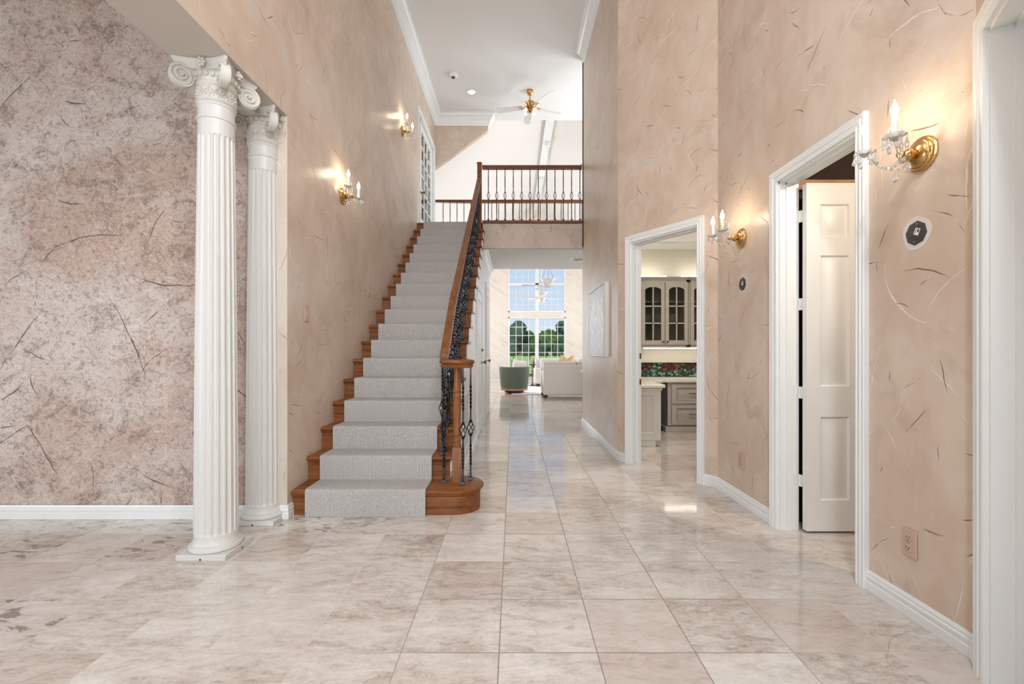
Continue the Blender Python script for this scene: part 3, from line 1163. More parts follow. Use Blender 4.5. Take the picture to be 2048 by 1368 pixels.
for hz in (1.93, 1.39, .848, .307):
    h = MB()
    h.box(RW + .085, RW + .116, 2.7995, 2.803, hz - .036, hz + .036)
    h.lathe([(.006, -.036), (.006, .036)], (RW + .118, 2.795, hz), 10)
    h.box(RW + .118, RW + .1265, 2.783, 2.787, hz - .036, hz + .036)
    h.build('hinge', 'chrome_hinge', d3)

# closet interior
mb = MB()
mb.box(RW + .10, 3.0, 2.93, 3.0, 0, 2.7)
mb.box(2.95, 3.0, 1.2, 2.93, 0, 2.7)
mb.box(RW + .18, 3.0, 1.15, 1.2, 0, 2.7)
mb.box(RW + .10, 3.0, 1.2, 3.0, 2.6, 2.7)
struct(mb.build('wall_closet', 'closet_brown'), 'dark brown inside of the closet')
struct(MB().bbox(RW + .10, 2.95, 2.90, 2.93, 2.135, 2.20, .004).build('trim_8', 'wood_pale'), 'bare wood cleat inside the closet')

# study doorway
d2 = thing('door_2', None, None, (1.35, 4.12, 0))
struct(d2, 'white cased doorway to the study')
nrm2 = (-Rd.y, Rd.x)
casing(d2, (RW, 3.655), (Rd.x, Rd.y), (-abs(Rd.y), -abs(Rd.x)), .183, .922, 2.16)
mb = MB()


def jmap(A, d, n):
    return lambda s, t, z: (A[0] + d[0] * s - n[0] * t, A[1] + d[1] * s - n[1] * t, z)


def jbox(mb, mp, s0, s1, t0, t1, z0, z1):
    vs = [mp(s0, t0, z0), mp(s1, t0, z0), mp(s1, t1, z0), mp(s0, t1, z0), mp(s0, t0, z1), mp(s1, t0, z1), mp(s1, t1, z1), mp(s0, t1, z1)]
    mb.add(vs, [(0, 3, 2, 1), (4, 5, 6, 7), (0, 1, 5, 4), (1, 2, 6, 5), (2, 3, 7, 6), (3, 0, 4, 7)])


n2 = (-abs(Rd.y), -abs(Rd.x))
jm = jmap((RW, 3.655), (Rd.x, Rd.y), n2)
jbox(mb, jm, .183, .195, -.001, .125, 0, 2.16)
jbox(mb, jm, .910, .922, -.001, .125, 0, 2.16)
jbox(mb, jm, .183, .922, -.001, .125, 2.148, 2.16)
jbox(mb, jm, .900, .910, .06, .09, 0, 2.148)
jbox(mb, jm, .195, .205, .06, .09, 0, 2.148)
jbox(mb, jm, .195, .910, .06, .09, 2.138, 2.148)
mb.build('jamb', 'paint_trim', d2)
for z in (1.055, .80):
    m2 = MB()
    jbox(m2, jm, .9065, .910, .096, .122, z - .028, z + .028)
    m2.build('strike_plate', 'brass_dull', d2)

# entry door: casing, jamb and leaf at the right edge of the view
d1 = thing('door_3', None, None, (1.3, 1.0, 0))
struct(d1, 'white entry door frame at the right edge')
en = (-.8411, .5408)
casing(d1, (EA.x, EA.y), (.5408, .8411), en, .55, 1.6 - .141, 2.165)
mb = MB()
jm = jmap((EA.x, EA.y), (.5408, .8411), en)
jbox(mb, jm, 1.459 - .014, 1.459, -.001, .155, 0, 2.165)
jbox(mb, jm, .55, .564, -.001, .155, 0, 2.165)
jbox(mb, jm, .55, 1.459, -.001, .155, 2.151, 2.165)
jbox(mb, jm, 1.433, 1.445, .055, .09, 0, 2.151)
jbox(mb, jm, .564, 1.445, .055, .09, 2.139, 2.151)
mb.build('jamb', 'paint_trim', d1)
mb = MB()
panel_slab(mb, .568, 1.441, .012, 2.147, [(.66, .95, 1.2, 2.02), (1.06, 1.35, 1.2, 2.02), (.66, .95, .2, 1.0), (1.06, 1.35, .2, 1.0)],
           lambda x, z, d: jm(x, .092 + d, z), .04)
mb.build('door_leaf', 'paint_door', d1, angle=20)

# two doors in the wall below the stairs
for nm, y0, y1, zt, lb in (('door_4', 5.66, 6.46, 1.90, 'low white closet door below the stairs'), ('door_5', 7.47, 8.30, 2.18, 'taller white door below the bridge')):
    d = thing(nm, None, None, (SX, (y0 + y1) / 2, 0))
    struct(d, lb)
    casing(d, (SX, 8.66), (0, -1), (1, 0), 8.66 - y1, 8.66 - y0, zt)
    mb = MB()
    panel_slab(mb, y0 + .006, y1 - .006, .012, zt - .006,
               [(y0 + .11, (y0 + y1) / 2 - .05, 1.0, zt - .12), ((y0 + y1) / 2 + .05, y1 - .11, 1.0, zt - .12),
                (y0 + .11, (y0 + y1) / 2 - .05, .2, .84), ((y0 + y1) / 2 + .05, y1 - .11, .2, .84)],
               lambda y, z, dd: (SX + .012 - dd, y, z), .011)
    mb.build('door_leaf', 'paint_trim', d, angle=20)
    kb = MB()
    ky = y0 + .065 if nm == 'door_5' else y1 - .065
    kb.lathe([(.026, .0), (.026, .006), (.012, .010), (.010, .034), (.022, .042), (.027, .056), (.020, .068), (0, .072)], (SX + .012, ky, .95), 16, 'x')
    if nm == 'door_5':
        kb.tube([(SX + .06, ky, .95), (SX + .065, ky + .05, .955), (SX + .06, ky + .10, .95)], .008, 8)
    kb.build('door_handle', 'brass_dull', d)
    if nm == 'door_4':
        kb = MB()
        kb.lathe([(.022, .0), (.022, .012), (.014, .018), (.006, .03), (0, .03)], (SX + .012, ky, 1.12), 14, 'x')
        kb.build('deadbolt', 'brass_dull', d)

# glazed door upstairs on the left wall
d6 = thing('door_6', None, None, (LW, 7.77, UP))
struct(d6, 'white glazed door with brown edge at the top of the stairs')
casing(d6, (LW, 8.56), (0, -1), (1, 0), 8.56 - 8.43, 8.56 - 7.11, 4.855, UP)
mb = MB()
mb.box(LW - .10, LW + .001, 7.11, 7.125, UP, 4.855).box(LW - .10, LW + .001, 8.415, 8.43, UP, 4.855).box(LW - .10, LW + .001, 7.11, 8.43, 4.84, 4.855)
mb.build('jamb', 'paint_trim', d6)
MB().bbox(LW - .075, LW - .020, 7.128, 7.33, UP + .01, 4.835).build('door_edge', 'wood_rail', d6)
mb = MB()
gy0, gy1, gz0, gz1 = 7.335, 8.41, UP + .012, 4.835
st = .11
mb.bbox(LW - .06, LW - .020, gy0, gy0 + st, gz0, gz1).bbox(LW - .06, LW - .020, gy1 - st, gy1, gz0, gz1)
mb.bbox(LW - .06, LW - .020, gy0 + st, gy1 - st, gz0, gz0 + .18).bbox(LW - .06, LW - .020, gy0 + st, gy1 - st, gz1 - .11, gz1)
for i in (1, 2):
    yy = gy0 + st + (gy1 - gy0 - 2 * st) * i / 3
    mb.box(LW - .055, LW - .025, yy - .012, yy + .012, gz0 + .18, gz1 - .11)
for j in range(1, 6):
    zz = gz0 + .18 + (gz1 - gz0 - .29) * j / 6
    mb.box(LW - .055, LW - .025, gy0 + st, gy1 - st, zz - .012, zz + .012)
mb.build('door_leaf', 'paint_trim', d6)
MB().box(LW - .042, LW - .038, gy0 + st, gy1 - st, gz0 + .18, gz1 - .11).build('pane', 'cabinet_glass', d6)
MB().lathe([(.025, 0), (.025, .006), (.010, .012), (.010, .035), (.026, .05), (.018, .068), (0, .07)], (LW - .02, 7.40, UP + .60), 14, 'x').build('door_handle', 'brass_dull', d6)
# room behind that door
mb = MB()
mb.box(-3.4, LW - .10, 8.56, 8.66, UP - .3, CE).box(-3.4, LW - .10, 6.4, 6.5, UP - .3, CE).box(-3.5, -3.4, 6.4, 8.66, UP - .3, CE).box(-3.4, LW - .10, 6.4, 8.66, UP - .1, UP)
struct(mb.build('wall_bedroom', 'paint_vault'))

# ------------------------------------------------------------------ study shell
mb = MB()
mb.box(HW + .12, 4.2, 6.78, 6.88, 0, 2.8)
struct(mb.build('wall_study_back', 'study_wall'), 'cream wall of the study behind the cabinets')
mb = MB()
mb.box(4.1, 4.2, 3.0, 6.78, 0, 2.8).box(3.0, 4.2, 2.95, 3.05, 0, 2.8)
struct(mb.build('wall_study_side', 'study_wall'))
mb = MB()
pA = P0 - Vector(n2) * .12
mb.prism([(HW + .12, 6.95), (HW + .12, 4.66), (RW + .14, 3.74), (RW + .14, 3.02), (4.2, 3.02), (4.2, 6.95)], lambda p, q, d: (p, q, d), 2.72, 2.80)
struct(mb.build('ceiling_study', 'paint_ceiling'), 'white ceiling of the study')
mb = MB()
mb.sweep([(4.1, 6.78), (HW + .12, 6.78), (HW + .12, 4.7)], [(a * .5, b * .45) for a, b in CROWN], lambda x, y, b: (x, y, 2.72 + b))
struct(mb.build('trim_9', 'paint_trim'), 'white crown moulding of the study')
struct(MB().bbox(HW + .12, 4.1, 6.735, 6.78, .935, .962, .004).build('trim_10', 'cabinet_cream'), 'cream ledge above the leaf mural')


# ================================================================== STAIRCASE
stair = thing('staircase', 'straight wooden staircase with rounded bottom step rising to the upper floor', 'staircase', (-1.0, R1, 0))


def tread_profile(y0, y1, z):
    t = .028
    pts = [(y1, z), (y0 + .014, z)]
    for i in range(1, 6):
        a = pi / 2 + pi * i / 6
        pts.append((y0 + .014 + .014 * cos(a), z - .014 + .014 * sin(a)))
    pts += [(y0 + .014, z - t), (y1, z - t)]
    return pts


for n in range(1, 18):
    y = R1 + (n - 1) * RUN
    z = n * RISE
    y1 = y + RUN + .002
    if n == 1:
        # bullnose step
        def outline(off):
            pts = [(-1.486, y - off)]
            cx, cy, r = -.402, y + .166, .166 + off
            for i in range(0, 13):
                a = -pi / 2 + pi * i / 12
                pts.append((cx + r * cos(a), cy + r * sin(a)))
            pts += [(-.47, cy + r), (-.47, y1), (-1.486, y1)]
            return pts
        o1, o2 = outline(.014), outline(.026)
        mb = MB()
        mb.rings([[(p, q, z - .028) for p, q in o1], [(p, q, z - .021) for p, q in o2], [(p, q, z - .007) for p, q in o2], [(p, q, z) for p, q in o1]], cap=True)
        mb.build('tread', 'wood_x', stair)
        mb = MB()
        mb.prism(outline(0), lambda p, q, d: (p, q, d), .0, z - .028)
        mb.rings([[(p, q, z - .048) for p, q in outline(0.001)], [(p, q, z - .040) for p, q in outline(.010)], [(p, q, z - .028) for p, q in outline(.012)]], cap=True)
        mb.build('riser', 'wood_x', stair)
        continue
    mb = MB()
    mb.prism(tread_profile(y - .028, y1, z), lambda p, q, d: (d, p, q), -1.486, -.440)
    mb.build('tread', 'wood_x', stair)
    mb = MB()
    mb.box(-1.486, -.4625, y, y + .018, z - RISE, z - .028)
    mb.prism([(y + .001, z - .046), (y - .010, z - .036), (y - .012, z - .028), (y + .001, z - .028)], lambda p, q, d: (d, p, q), -1.486, -.458)
    mb.build('riser', 'wood_x', stair)
    # white scrolled bracket under the open end of the tread
    mb = MB()
    yb = y + .02
    mb.prism([(yb, z - .030), (yb, z - .115), (yb + .03, z - .12), (yb + .05, z - .10), (yb + .085, z - .085), (yb + .11, z - .062), (yb + .17, z - .052), (yb + .19, z - .030)],
             lambda p, q, d: (d, p, q), -.4615, -.449)
    mb.build('tread_bracket', 'paint_trim', stair)
mb = MB()
y = R1 + 17 * RUN
mb.box(-1.486, -.4725, y, y + .018, 17 * RISE, UP - .028)
mb.build('riser', 'wood_x', stair)
mb = MB()
mb.prism(tread_profile(y - .028, y + .26, UP), lambda p, q, d: (d, p, q), -1.486, -.4755)
mb.build('tread', 'wood_x', stair)

# carpet runner
out = []
c = .012
for n in range(1, 19):
    yf = R1 + (n - 1) * RUN - .028 - c
    zt = n * RISE + c
    zb = (n - 1) * RISE + (c if n > 1 else 0.001)
    out.append((yf, zb))
    for i in range(0, 5):
        a = pi - (pi / 2) * i / 4
        out.append((yf + .018 + .018 * cos(a), zt - .018 + .018 * sin(a)))
out.append((R1 + 17 * RUN + .5, UP + c))
inn = [(p + c - .001, q - c + .001) for p, q in out]
inn[0] = (out[0][0] + c - .001, out[0][1])
poly = out + inn[::-1]
rx0, rx1 = -1.386, -.585
n_ = len(out)
mb = MB()
vs = [(rx0, p, q) for p, q in out] + [(rx1, p, q) for p, q in out] + [(rx0, p, q) for p, q in inn] + [(rx1, p, q) for p, q in inn]
fs = []
for i in range(n_ - 1):
    fs.append((i, n_ + i, n_ + i + 1, i + 1))
    fs.append((2 * n_ + i, 2 * n_ + i + 1, 3 * n_ + i + 1, 3 * n_ + i))
    fs.append((i, i + 1, 2 * n_ + i + 1, 2 * n_ + i))
    fs.append((n_ + i, 3 * n_ + i, 3 * n_ + i + 1, n_ + i + 1))
fs += [(0, 2 * n_, 3 * n_, n_), (n_ - 1, 2 * n_ - 1, 4 * n_ - 1, 3 * n_ - 1)]
mb.add(vs, fs)
tag(mb.build('carpet_runner', 'carpet_loop', angle=50), 'grey ribbed carpet runner laid down the wooden stairs', 'carpet')


# ------------------------------------------------------------------ railings
def baluster(H, parent, mat='iron_black', zb=None):
    """square iron bar with two twists, a basket and a shoe; local z from 0 to H"""
    zb = zb if zb is not None else .46 * H
    hb = .052
    r = .0085
    mb = MB()

    def bar(z0, z1, tw0=None, tw1=None):
        zs = [z0]
        if tw0 is not None:
            k = 26
            zs += [tw0 + (tw1 - tw0) * i / k for i in range(k + 1)]
        zs.append(z1)
        rings = []
        for z in zs:
            a0 = 0
            if tw0 is not None and z > tw0:
                a0 = min(1, (z - tw0) / (tw1 - tw0)) * pi * 3.0
            rings.append([(r * cos(a0 + pi / 4 + pi / 2 * j), r * sin(a0 + pi / 4 + pi / 2 * j), z) for j in range(4)])
        mb.rings(rings, cap=True)
    lo, hi = zb - hb, zb + hb
    bar(0, lo, lo * .32, lo * .80)
    bar(hi, H, hi + (H - hi) * .22, hi + (H - hi) * .66)
    for zc in (lo, hi):
        mb.lathe([(.006, -.010), (.011, -.005), (.011, .005), (.006, .010)], (0, 0, zc), 8)
    o = mb.build('baluster', mat, parent, local=True, angle=25)
    bk = MB()
    for j in range(4):
        pts = []
        for i in range(11):
            t = i / 10
            a = 2 * pi * j / 4 + pi * 1.0 * t
            rr = .004 + .021 * sin(pi * t) ** .8
            pts.append((rr * cos(a), rr * sin(a), lo + (hi - lo) * t))
        bk.tube(pts, .0034, 5)
    bk.build('basket', mat, o, local=True)
    sh = MB()
    sh.rings([[(q * x, q * y_, z) for x, y_ in ((-1, -1), (1, -1), (1, 1), (-1, 1))] for q, z in ((.017, 0), (.017, .008), (.013, .016), (.013, .022), (.010, .026))], cap=True)
    sh.build('shoe', mat, o, local=True)
    return o


rail = thing('stair_railing', 'stair balustrade of black twisted iron balusters with wooden handrail and turned newel', 'railing', (-.52, 5.0, 0))
org = ORG[rail.name]


def place(b, x, y, z):
    b.location = (x - org.x, y - org.y, z - org.z)


def rail_top(y):
    return 1.090 + .734 * (y - 3.28)


bx = -.522
# handrail: moulded section swept along the slope
RP = [(-.030, -.058), (-.030, -.040), (-.024, -.034), (-.032, -.022), (-.030, -.008), (-.018, 0), (.018, 0), (.030, -.008), (.032, -.022), (.024, -.034), (.030, -.040), (.030, -.058)]
mb = MB()
ys = [3.27, 3.9, 6.86]
rings = []
for yy in ys:
    rings.append([(bx + max(0, 3.9 - yy) * .034 + a, yy, rail_top(yy) + b) for a, b in RP])
for t in range(1, 5):
    yy = 6.86 + .07 * sin(t / 4 * pi / 2)
    zz = rail_top(6.86) + .05 * t / 4 + .12 * (1 - cos(t / 4 * pi / 2))
    ang = .634 + (pi / 2 - .634) * t / 4
    rings.append([(bx + a, yy - b * sin(ang) * .9, zz + b * cos(ang)) for a, b in RP])
mb.rings(rings, cap=True)
mb.build('handrail', 'wood_y', rail)
# round cap over the newel
CX, CY = -.402, 3.235
mb = MB()
mb.lathe([(.10, .985), (.112, .988), (.118, .996), (.112, 1.004), (.118, 1.014), (.126, 1.024), (.124, 1.036), (.112, 1.042), (0, 1.043)], (CX, CY, 0), 40)
mb.build('rail_cap', 'wood_x', rail)
# turned newel
mb = MB()
zb = RISE
sq = .031
mb.rings([[(CX + s * x, CY + s * y_, z) for x, y_ in ((-1, -1), (1, -1), (1, 1), (-1, 1))] for s, z in ((sq, zb), (sq, zb + .235), (sq * .8, zb + .25))], cap=True)
mb.lathe([(.026, zb + .245), (.031, zb + .255), (.031, zb + .268), (.024, zb + .276), (.024, zb + .284), (.030, zb + .293), (.030, zb + .303), (.022, zb + .312), (.024, zb + .33),
          (.030, zb + .345), (.026, zb + .36), (.0255, zb + .42), (.0285, zb + .56), (.0265, zb + .60), (.030, zb + .612), (.030, zb + .622), (.023, zb + .632), (.030, zb + .645), (.030, zb + .655), (.024, zb + .668), (.022, .988)], (CX, CY, 0), 24)
mb.build('newel_post', 'wood_z', rail)
for (px_, py_) in ((-.4925, 3.215), (-.352, 3.165), (-.310, 3.285)):
    b = baluster(.988 - RISE, rail)
    place(b, px_, py_, RISE)
protos = {}
for n in range(2, 18):
    for kq, dy in enumerate((.045, .162)):
        yy = R1 + (n - 1) * RUN + dy
        H = rail_top(yy) - .052 - n * RISE
        if kq not in protos:
            b = baluster(H, rail)
            protos[kq] = b
        else:
            b = copy_tree(protos[kq], rail)
        place(b, bx, yy, n * RISE)
# top newel where the stair rail meets the bridge rail
mb = MB()
mb.bbox(bx - .034, bx + .034, 6.945, 7.012, UP - .16, 4.005, .008)
mb.bbox(bx - .040, bx + .040, 6.939, 7.018, 3.975, 4.000, .008)
mb.build('top_newel', 'wood_rail', rail)


def level_rail(name, label, y, x0, x1, n, dx, xs, grp=None):
    r = thing(name, label, 'railing', ((x0 + x1) / 2, y, UP))
    global org
    org = ORG[r.name]
    mb = MB()
    rings = [[(xx, y + a, 3.962 + b) for a, b in RP] for xx in (x0, x1)]
    mb.rings(rings, cap=True)
    mb.build('handrail', 'wood_rail', r)
    if x1 < 1.2:
        MB().lathe([(.045, 0), (.045, .012), (.036, .018), (0, .018)], (x1 - .018, y, 3.935), 20, 'x').build('rosette', 'wood_rail', r)
    mb = MB()
    mb.bbox(x0, x1, y - .022, y + .022, UP + .010, UP + .024, .004)
    mb.build('shoe_rail', 'wood_rail', r)
    b0 = None
    for i in range(n):
        b = baluster(3.906 - UP - .022, r, 'iron_dark', zb=.385) if b0 is None else copy_tree(b0, r)
        b0 = b0 or b
        place(b, xs + i * dx, y, UP + .022)
    return r


level_rail('bridge_railing', 'nearer railing along the front edge of the bridge, basket balusters under brown handrail', 6.985, bx + .041, HW - .004, 12, .128, -.386)
level_rail('gallery_railing', 'farther railing at the back of the bridge, seen below the nearer rail', 8.57, LW + .002, 3.0, 33, .131, LW + .16)


# ================================================================== COLUMNS
def column(label, cx, cy, half=False):
    root = thing('fluted_column', label, 'column', (cx, cy, 0), 0, 'white fluted columns')
    W = .131

    def done(mb, name, mat, parent, angle=35):
        o = mb.build(name, mat, parent, local=True, angle=angle)
        if half:
            bm = bmesh.new(); bm.from_mesh(o.data)
            bmesh.ops.bisect_plane(bm, geom=bm.verts[:] + bm.edges[:] + bm.faces[:], plane_co=(0, -.002, 0), plane_no=(0, 1, 0), clear_outer=True)
            bm.to_mesh(o.data); bm.free()
        return o
    # plinth with drilled vent holes
    mb = MB()
    mb.bbox(-W, W, -W, W, 0, .031, .003)
    pl = done(mb, 'plinth', 'paint_column', root)
    mb = MB()
    mb.lathe([(.0055, -.0006), (.0055, .0004)], (.0, -W - .0002, .008), 10, 'y')
    if not half:
        mb.lathe([(.0055, -.0004), (.0055, .0006)], (W + .0002, .02, .008), 10, 'x')
    mb.build('vent_hole', 'dark_void', pl, local=True)
    mb = MB()
    mb.lathe([(.124, .031), (.130, .036), (.131, .046), (.127, .055), (.120, .058), (.117, .061), (.117, .066), (.113, .070), (.109, .079), (.107, .09), (.106, .1)], n=64)
    done(mb, 'base', 'paint_column', root)
    # shaft
    NF = 20
    zs = [.10, .112, .118, .124, .135] + [.135 + (2.245 - .135) * i / 14 for i in range(1, 15)] + [2.255, 2.262, 2.268, 2.272, 2.345]
    rings = []
    for z in zs:
        t = max(0, (z - .1) / 2.25)
        r = .106 - .0185 * t ** 1.3
        if z < .112 or z > 2.27: fd = 0
        elif z < .135: fd = sqrt(max(0, 1 - ((.135 - z) / .023) ** 2))
        elif z > 2.245: fd = sqrt(max(0, 1 - ((z - 2.245) / .027) ** 2))
        else: fd = 1
        ring = []
        for i in range(NF):
            for q in range(8):
                u = q / 8
                a = 2 * pi * (i + u) / NF
                w = 0
                if u > .22:
                    s = (u - .22) / .78
                    w = sqrt(max(0, 1 - (2 * s - 1) ** 2))
                rr = r - .0085 * fd * w
                ring.append((rr * cos(a), rr * sin(a), z))
        rings.append(ring)
    mb = MB()
    mb.rings(rings, cap=True)
    done(mb, 'shaft', 'paint_column', root, 30)
    mb = MB()
    mb.lathe([(.0875, 2.34), (.0875, 2.352), (.093, 2.356), (.0945, 2.362), (.093, 2.368), (.088, 2.371), (.088, 2.425), (.093, 2.43), (.095, 2.436), (.092, 2.442)], n=64)
    done(mb, 'astragal', 'paint_column', root)
    # capital
    mb = MB()
    mb.lathe([(.085, 2.44), (.094, 2.445), (.098, 2.452), (.0925, 2.458), (.0915, 2.52), (.098, 2.528), (.103, 2.535), (.103, 2.542), (.097, 2.55), (.10, 2.565), (.108, 2.585), (.104, 2.60), (.09, 2.605)], n=64)
    rnd_ = random.Random(3)
    for i in range(14):
        a = 2 * pi * (i + .5) / 14
        c0, s0 = cos(a), sin(a)
        zc = 2.489
        # relief: flower with ring of petals
        mb.ball((.0925 * c0, .0925 * s0, zc), .0075, 8)
        for k2 in range(5):
            b2 = 2 * pi * k2 / 5 + i
            da = .014 * cos(b2) / .0925
            mb.ball((.0925 * cos(a + da), .0925 * sin(a + da), zc + .014 * sin(b2)), .0062, 6)
        a2 = a + pi / 14
        for q2 in range(6):
            aa = a2 + .05 * sin(q2 * 1.3)
            mb.ball((.0925 * cos(aa), .0925 * sin(aa), 2.466 + q2 * .010), .0050, 6)
    for i in range(22):
        a = 2 * pi * i / 22
        mb.ball((.107 * cos(a), .107 * sin(a), 2.578), .0105, 8, 1.5)
    cap = done(mb, 'capital', 'paint_capital', root)

    def abac(h):
        """concave-sided square, half width h"""
        pts = []
        for s in range(4):
            a = s * pi / 2 - pi / 2
            for i in range(9):
                u = -1 + 2 * i / 8
                x = u * h * .94
                y_ = -h + .030 * (1 - u * u)
                pts.append((x * cos(a + pi / 2) - y_ * sin(a + pi / 2), x * sin(a + pi / 2) + y_ * cos(a + pi / 2)))
        return pts
    mb = MB()
    mb.rings([[(x, y_, z) for x, y_ in abac(h)] for h, z in ((.112, 2.598), (.125, 2.602), (.132, 2.610), (.134, 2.618), (.138, 2.622), (.146, 2.634), (.148, 2.640), (.148, 2.6465))], cap=True)
    done(mb, 'abacus', 'paint_capital', cap, 25)
    for s in range(4):
        a = s * pi / 2 + pi / 4
        if half and sin(a) > 0: continue
        e = Vector((cos(a), sin(a)))
        g = Vector((-e.y, e.x))

        def P(p, q, d):
            return (e.x * p + g.x * d, e.y * p + g.y * d, q)
        pc, zc, R = .158, 2.556, .057
        out_ = []
        for i in range(26):
            t = pi * .62 - 2 * pi * .80 * i / 25
            out_.append((pc + R * cos(t), zc + R * sin(t)))
        # arm running back under the abacus
        arm = [(.085, 2.560), (.075, 2.600), (.120, 2.606)]
        poly = out_ + arm
        mb = MB()
        mb.prism(poly, P, -.015, .015)
        # rounded flanges: spiral ridge on both faces
        for sd in (-1, 1):
            pts = []
            for i in range(60):
                t = i / 59
                ang = pi * .60 - 2 * pi * 2.25 * t
                rr = R * (1 - .86 * t)
                pts.append(P(pc + rr * cos(ang), zc + rr * sin(ang), sd * (.016 + .006 * t)))
            pts = [P(.10, 2.604, sd * .016)] + pts
            mb.tube(pts, [.0082 * (1 - .45 * i / len(pts)) for i in range(len(pts))], 6)
            mb.ball(P(pc, zc, sd * .021), .0095, 8)
        for k3 in range(3):
            z3 = zc - .02 + k3 * .02
        mb.build('volute', 'paint_capital', cap, local=True, angle=40)
    for s in range(4):
        a = s * pi / 2
        if half and sin(a) > .1: continue
        e = (cos(a), sin(a))
        mb = MB()
        bx_, by_ = e[0] * .122, e[1] * .122
        mb.ball((bx_, by_, 2.622), .019, 12)
        for k4 in range(7):
            b4 = 2 * pi * k4 / 7
            off = .018 * cos(b4)
            mb.ball((bx_ - e[1] * off + e[0] * .006, by_ + e[0] * off + e[1] * .006, 2.622 + .019 * sin(b4)), .0085, 8)
        mb.ball((bx_ + e[0] * .016, by_ + e[1] * .016, 2.617), .010, 8)
        done(mb, 'rosette', 'paint_capital', cap)
    return root


column('nearer white fluted column with scrolled capital, standing free on a square plinth', -1.642, 2.510)
column('farther white fluted half column with scrolled capital, against the pale jamb', -1.642, 2.985, True)


# ================================================================== SCONCES
def sconce(out=.175, dz=0.0):
    root = thing('wall_sconce', None, 'wall light', (0, 0, 0), 0, 'crystal candle sconces')
    mb = MB()
    mb.lathe([(.070, 0), (.070, .006), (.066, .011), (.062, .012), (.060, .017), (.054, .021), (.050, .021), (.046, .026), (.034, .032), (.016, .036), (0, .036)], (.001, 0, 0), 40, 'x')
    mb.build('backplate', 'brass', root, local=True)
    mb = MB()
    mb.lathe([(.010, .034), (.012, .040), (.021, .046), (.024, .056), (.021, .066), (.012, .072), (.009, .078), (.014, .084), (.016, .092), (.011, .100), (0, .104)], (0, 0, 0), 20, 'x')
    mb.build('hub', 'brass', root, local=True)
    for sy in (-1, 1):
        ex, ey, ez = out + sy * dz * .7, .074 * sy, .030 - sy * dz
        pts = []
        for i in range(17):
            t = i / 16
            x = .075 + (ex - .075) * t
            yy = ey * (t ** .8)
            z = -.006 - .050 * sin(pi * min(1, t * 1.15)) * (1 - t * .35) + (ez + .006) * t ** 2.2
            pts.append((x, yy, z))
        mb = MB()
        mb.tube(pts, .0062, 10)
        arm = mb.build('arm', 'crystal', root, local=True)
        mb = MB()
        mb.lathe([(.005, -.012), (.012, -.006), (.030, .002), (.038, .010), (.036, .012), (.028, .006), (.010, .002), (.010, .010)], (ex, ey, ez), 24,
                 wob=lambda t, h: 1 + .06 * cos(8 * t))
        bob = mb.build('bobeche', 'crystal', root, local=True)
        mb = MB()
        mb.lathe([(.0125, .004), (.0125, .014), (.0095, .016), (.0095, .082), (.0085, .084), (0, .084)], (ex, ey, ez), 16)
        cs_ = mb.build('candle', 'candle_sleeve', root, local=True)
        mb = MB()
        mb.lathe([(.006, .084), (.0085, .088), (.0125, .098), (.0135, .106), (.0112, .118), (.0064, .131), (.0026, .142), (.0010, .149), (0, .150)], (ex, ey, ez), 16)
        mb.build('bulb', 'bulb_flame', cs_, local=True)
        for q in range(6):
            a = 2 * pi * q / 6 + .3
            cx_, cy_ = ex + .036 * cos(a), ey + .036 * sin(a)
            zz = ez + .008
            L = .030 if q % 2 else .040
            mb = MB()
            mb.ball((cx_, cy_, zz - .006), .0042, 6)
            mb.lathe([(.0008, -.012), (.003, -.016), (.0085, -.016 - L * .55), (.0092, -.016 - L * .7), (.006, -.016 - L * .92), (0, -.016 - L)], (cx_, cy_, zz), 6)
            mb.build('crystal_drop', 'crystal', bob, local=True, smooth=False)
    # central scroll of glass and hanging drop
    pts = []
    for i in range(24):
        t = i / 23
        a = -pi * .35 + 2 * pi * .92 * t
        r = .034 * (1 - .55 * t)
        pts.append((out * .62 + r * cos(a) * .9, .0, .085 + r * sin(a) * 1.25))
    pts = [(.085, 0, .006), (.080 + (out - .085) * .2, 0, .022), (out * .62 + .012, 0, .042)] + pts
    mb = MB()
    mb.tube(pts, [.0058] * 10 + [.005] * (len(pts) - 10), 8)
    mb.build('scroll', 'crystal', root, local=True)
    mb = MB()
    pr = [(.075, -.050), (.100, -.062), (.125, -.064), (.150, -.052)]
    for (x, z) in pr:
        mb.ball((x, 0, z), .0052, 6)
    mb.lathe([(.001, 0), (.004, -.006), (.010, -.026), (.011, -.032), (.007, -.042), (0, -.048)], (.112, 0, -.066), 6)
    mb.lathe([(.001, 0), (.004, -.005), (.012, -.022), (.013, -.029), (.008, -.040), (0, -.045)], (.062, 0, -.028), 6)
    mb.build('crystal_drop', 'crystal', root, local=True, smooth=False)
    for sy in (-1, 1):
        mb = MB()
        for i in range(9):
            t = i / 8
            mb.ball((.075 + (out - .09) * t, sy * .070 * t, -.02 - .045 * sin(pi * t) + .045 * t), .0042, 6)
        mb.build('bead_string', 'crystal', root, local=True)
    return root


sc_r = sconce(.175)
sc_l = sconce(.100, .026)
spots = [(sc_l, (LW, 3.94, 2.445), 0, 'lower brass and crystal sconce on the left wall, above the first steps'),
         (sc_l, (LW, 6.08, 4.046), 0, 'upper brass and crystal sconce on the left wall, beside the glazed door'),
         (sc_r, (RW, 3.27, 1.916), pi, 'brass and crystal sconce between the study doorway and the closet door'),
         (sc_r, (RW, 1.825, 1.892), pi, 'large looking brass and crystal sconce nearest the camera, right of the closet door')]
used = set()
for src, loc, rz, lb in spots:
    s = copy_tree(src) if src.name in used else src
    used.add(src.name)
    s.location = loc
    s.rotation_euler = (0, 0, rz)
    s['label'] = lb


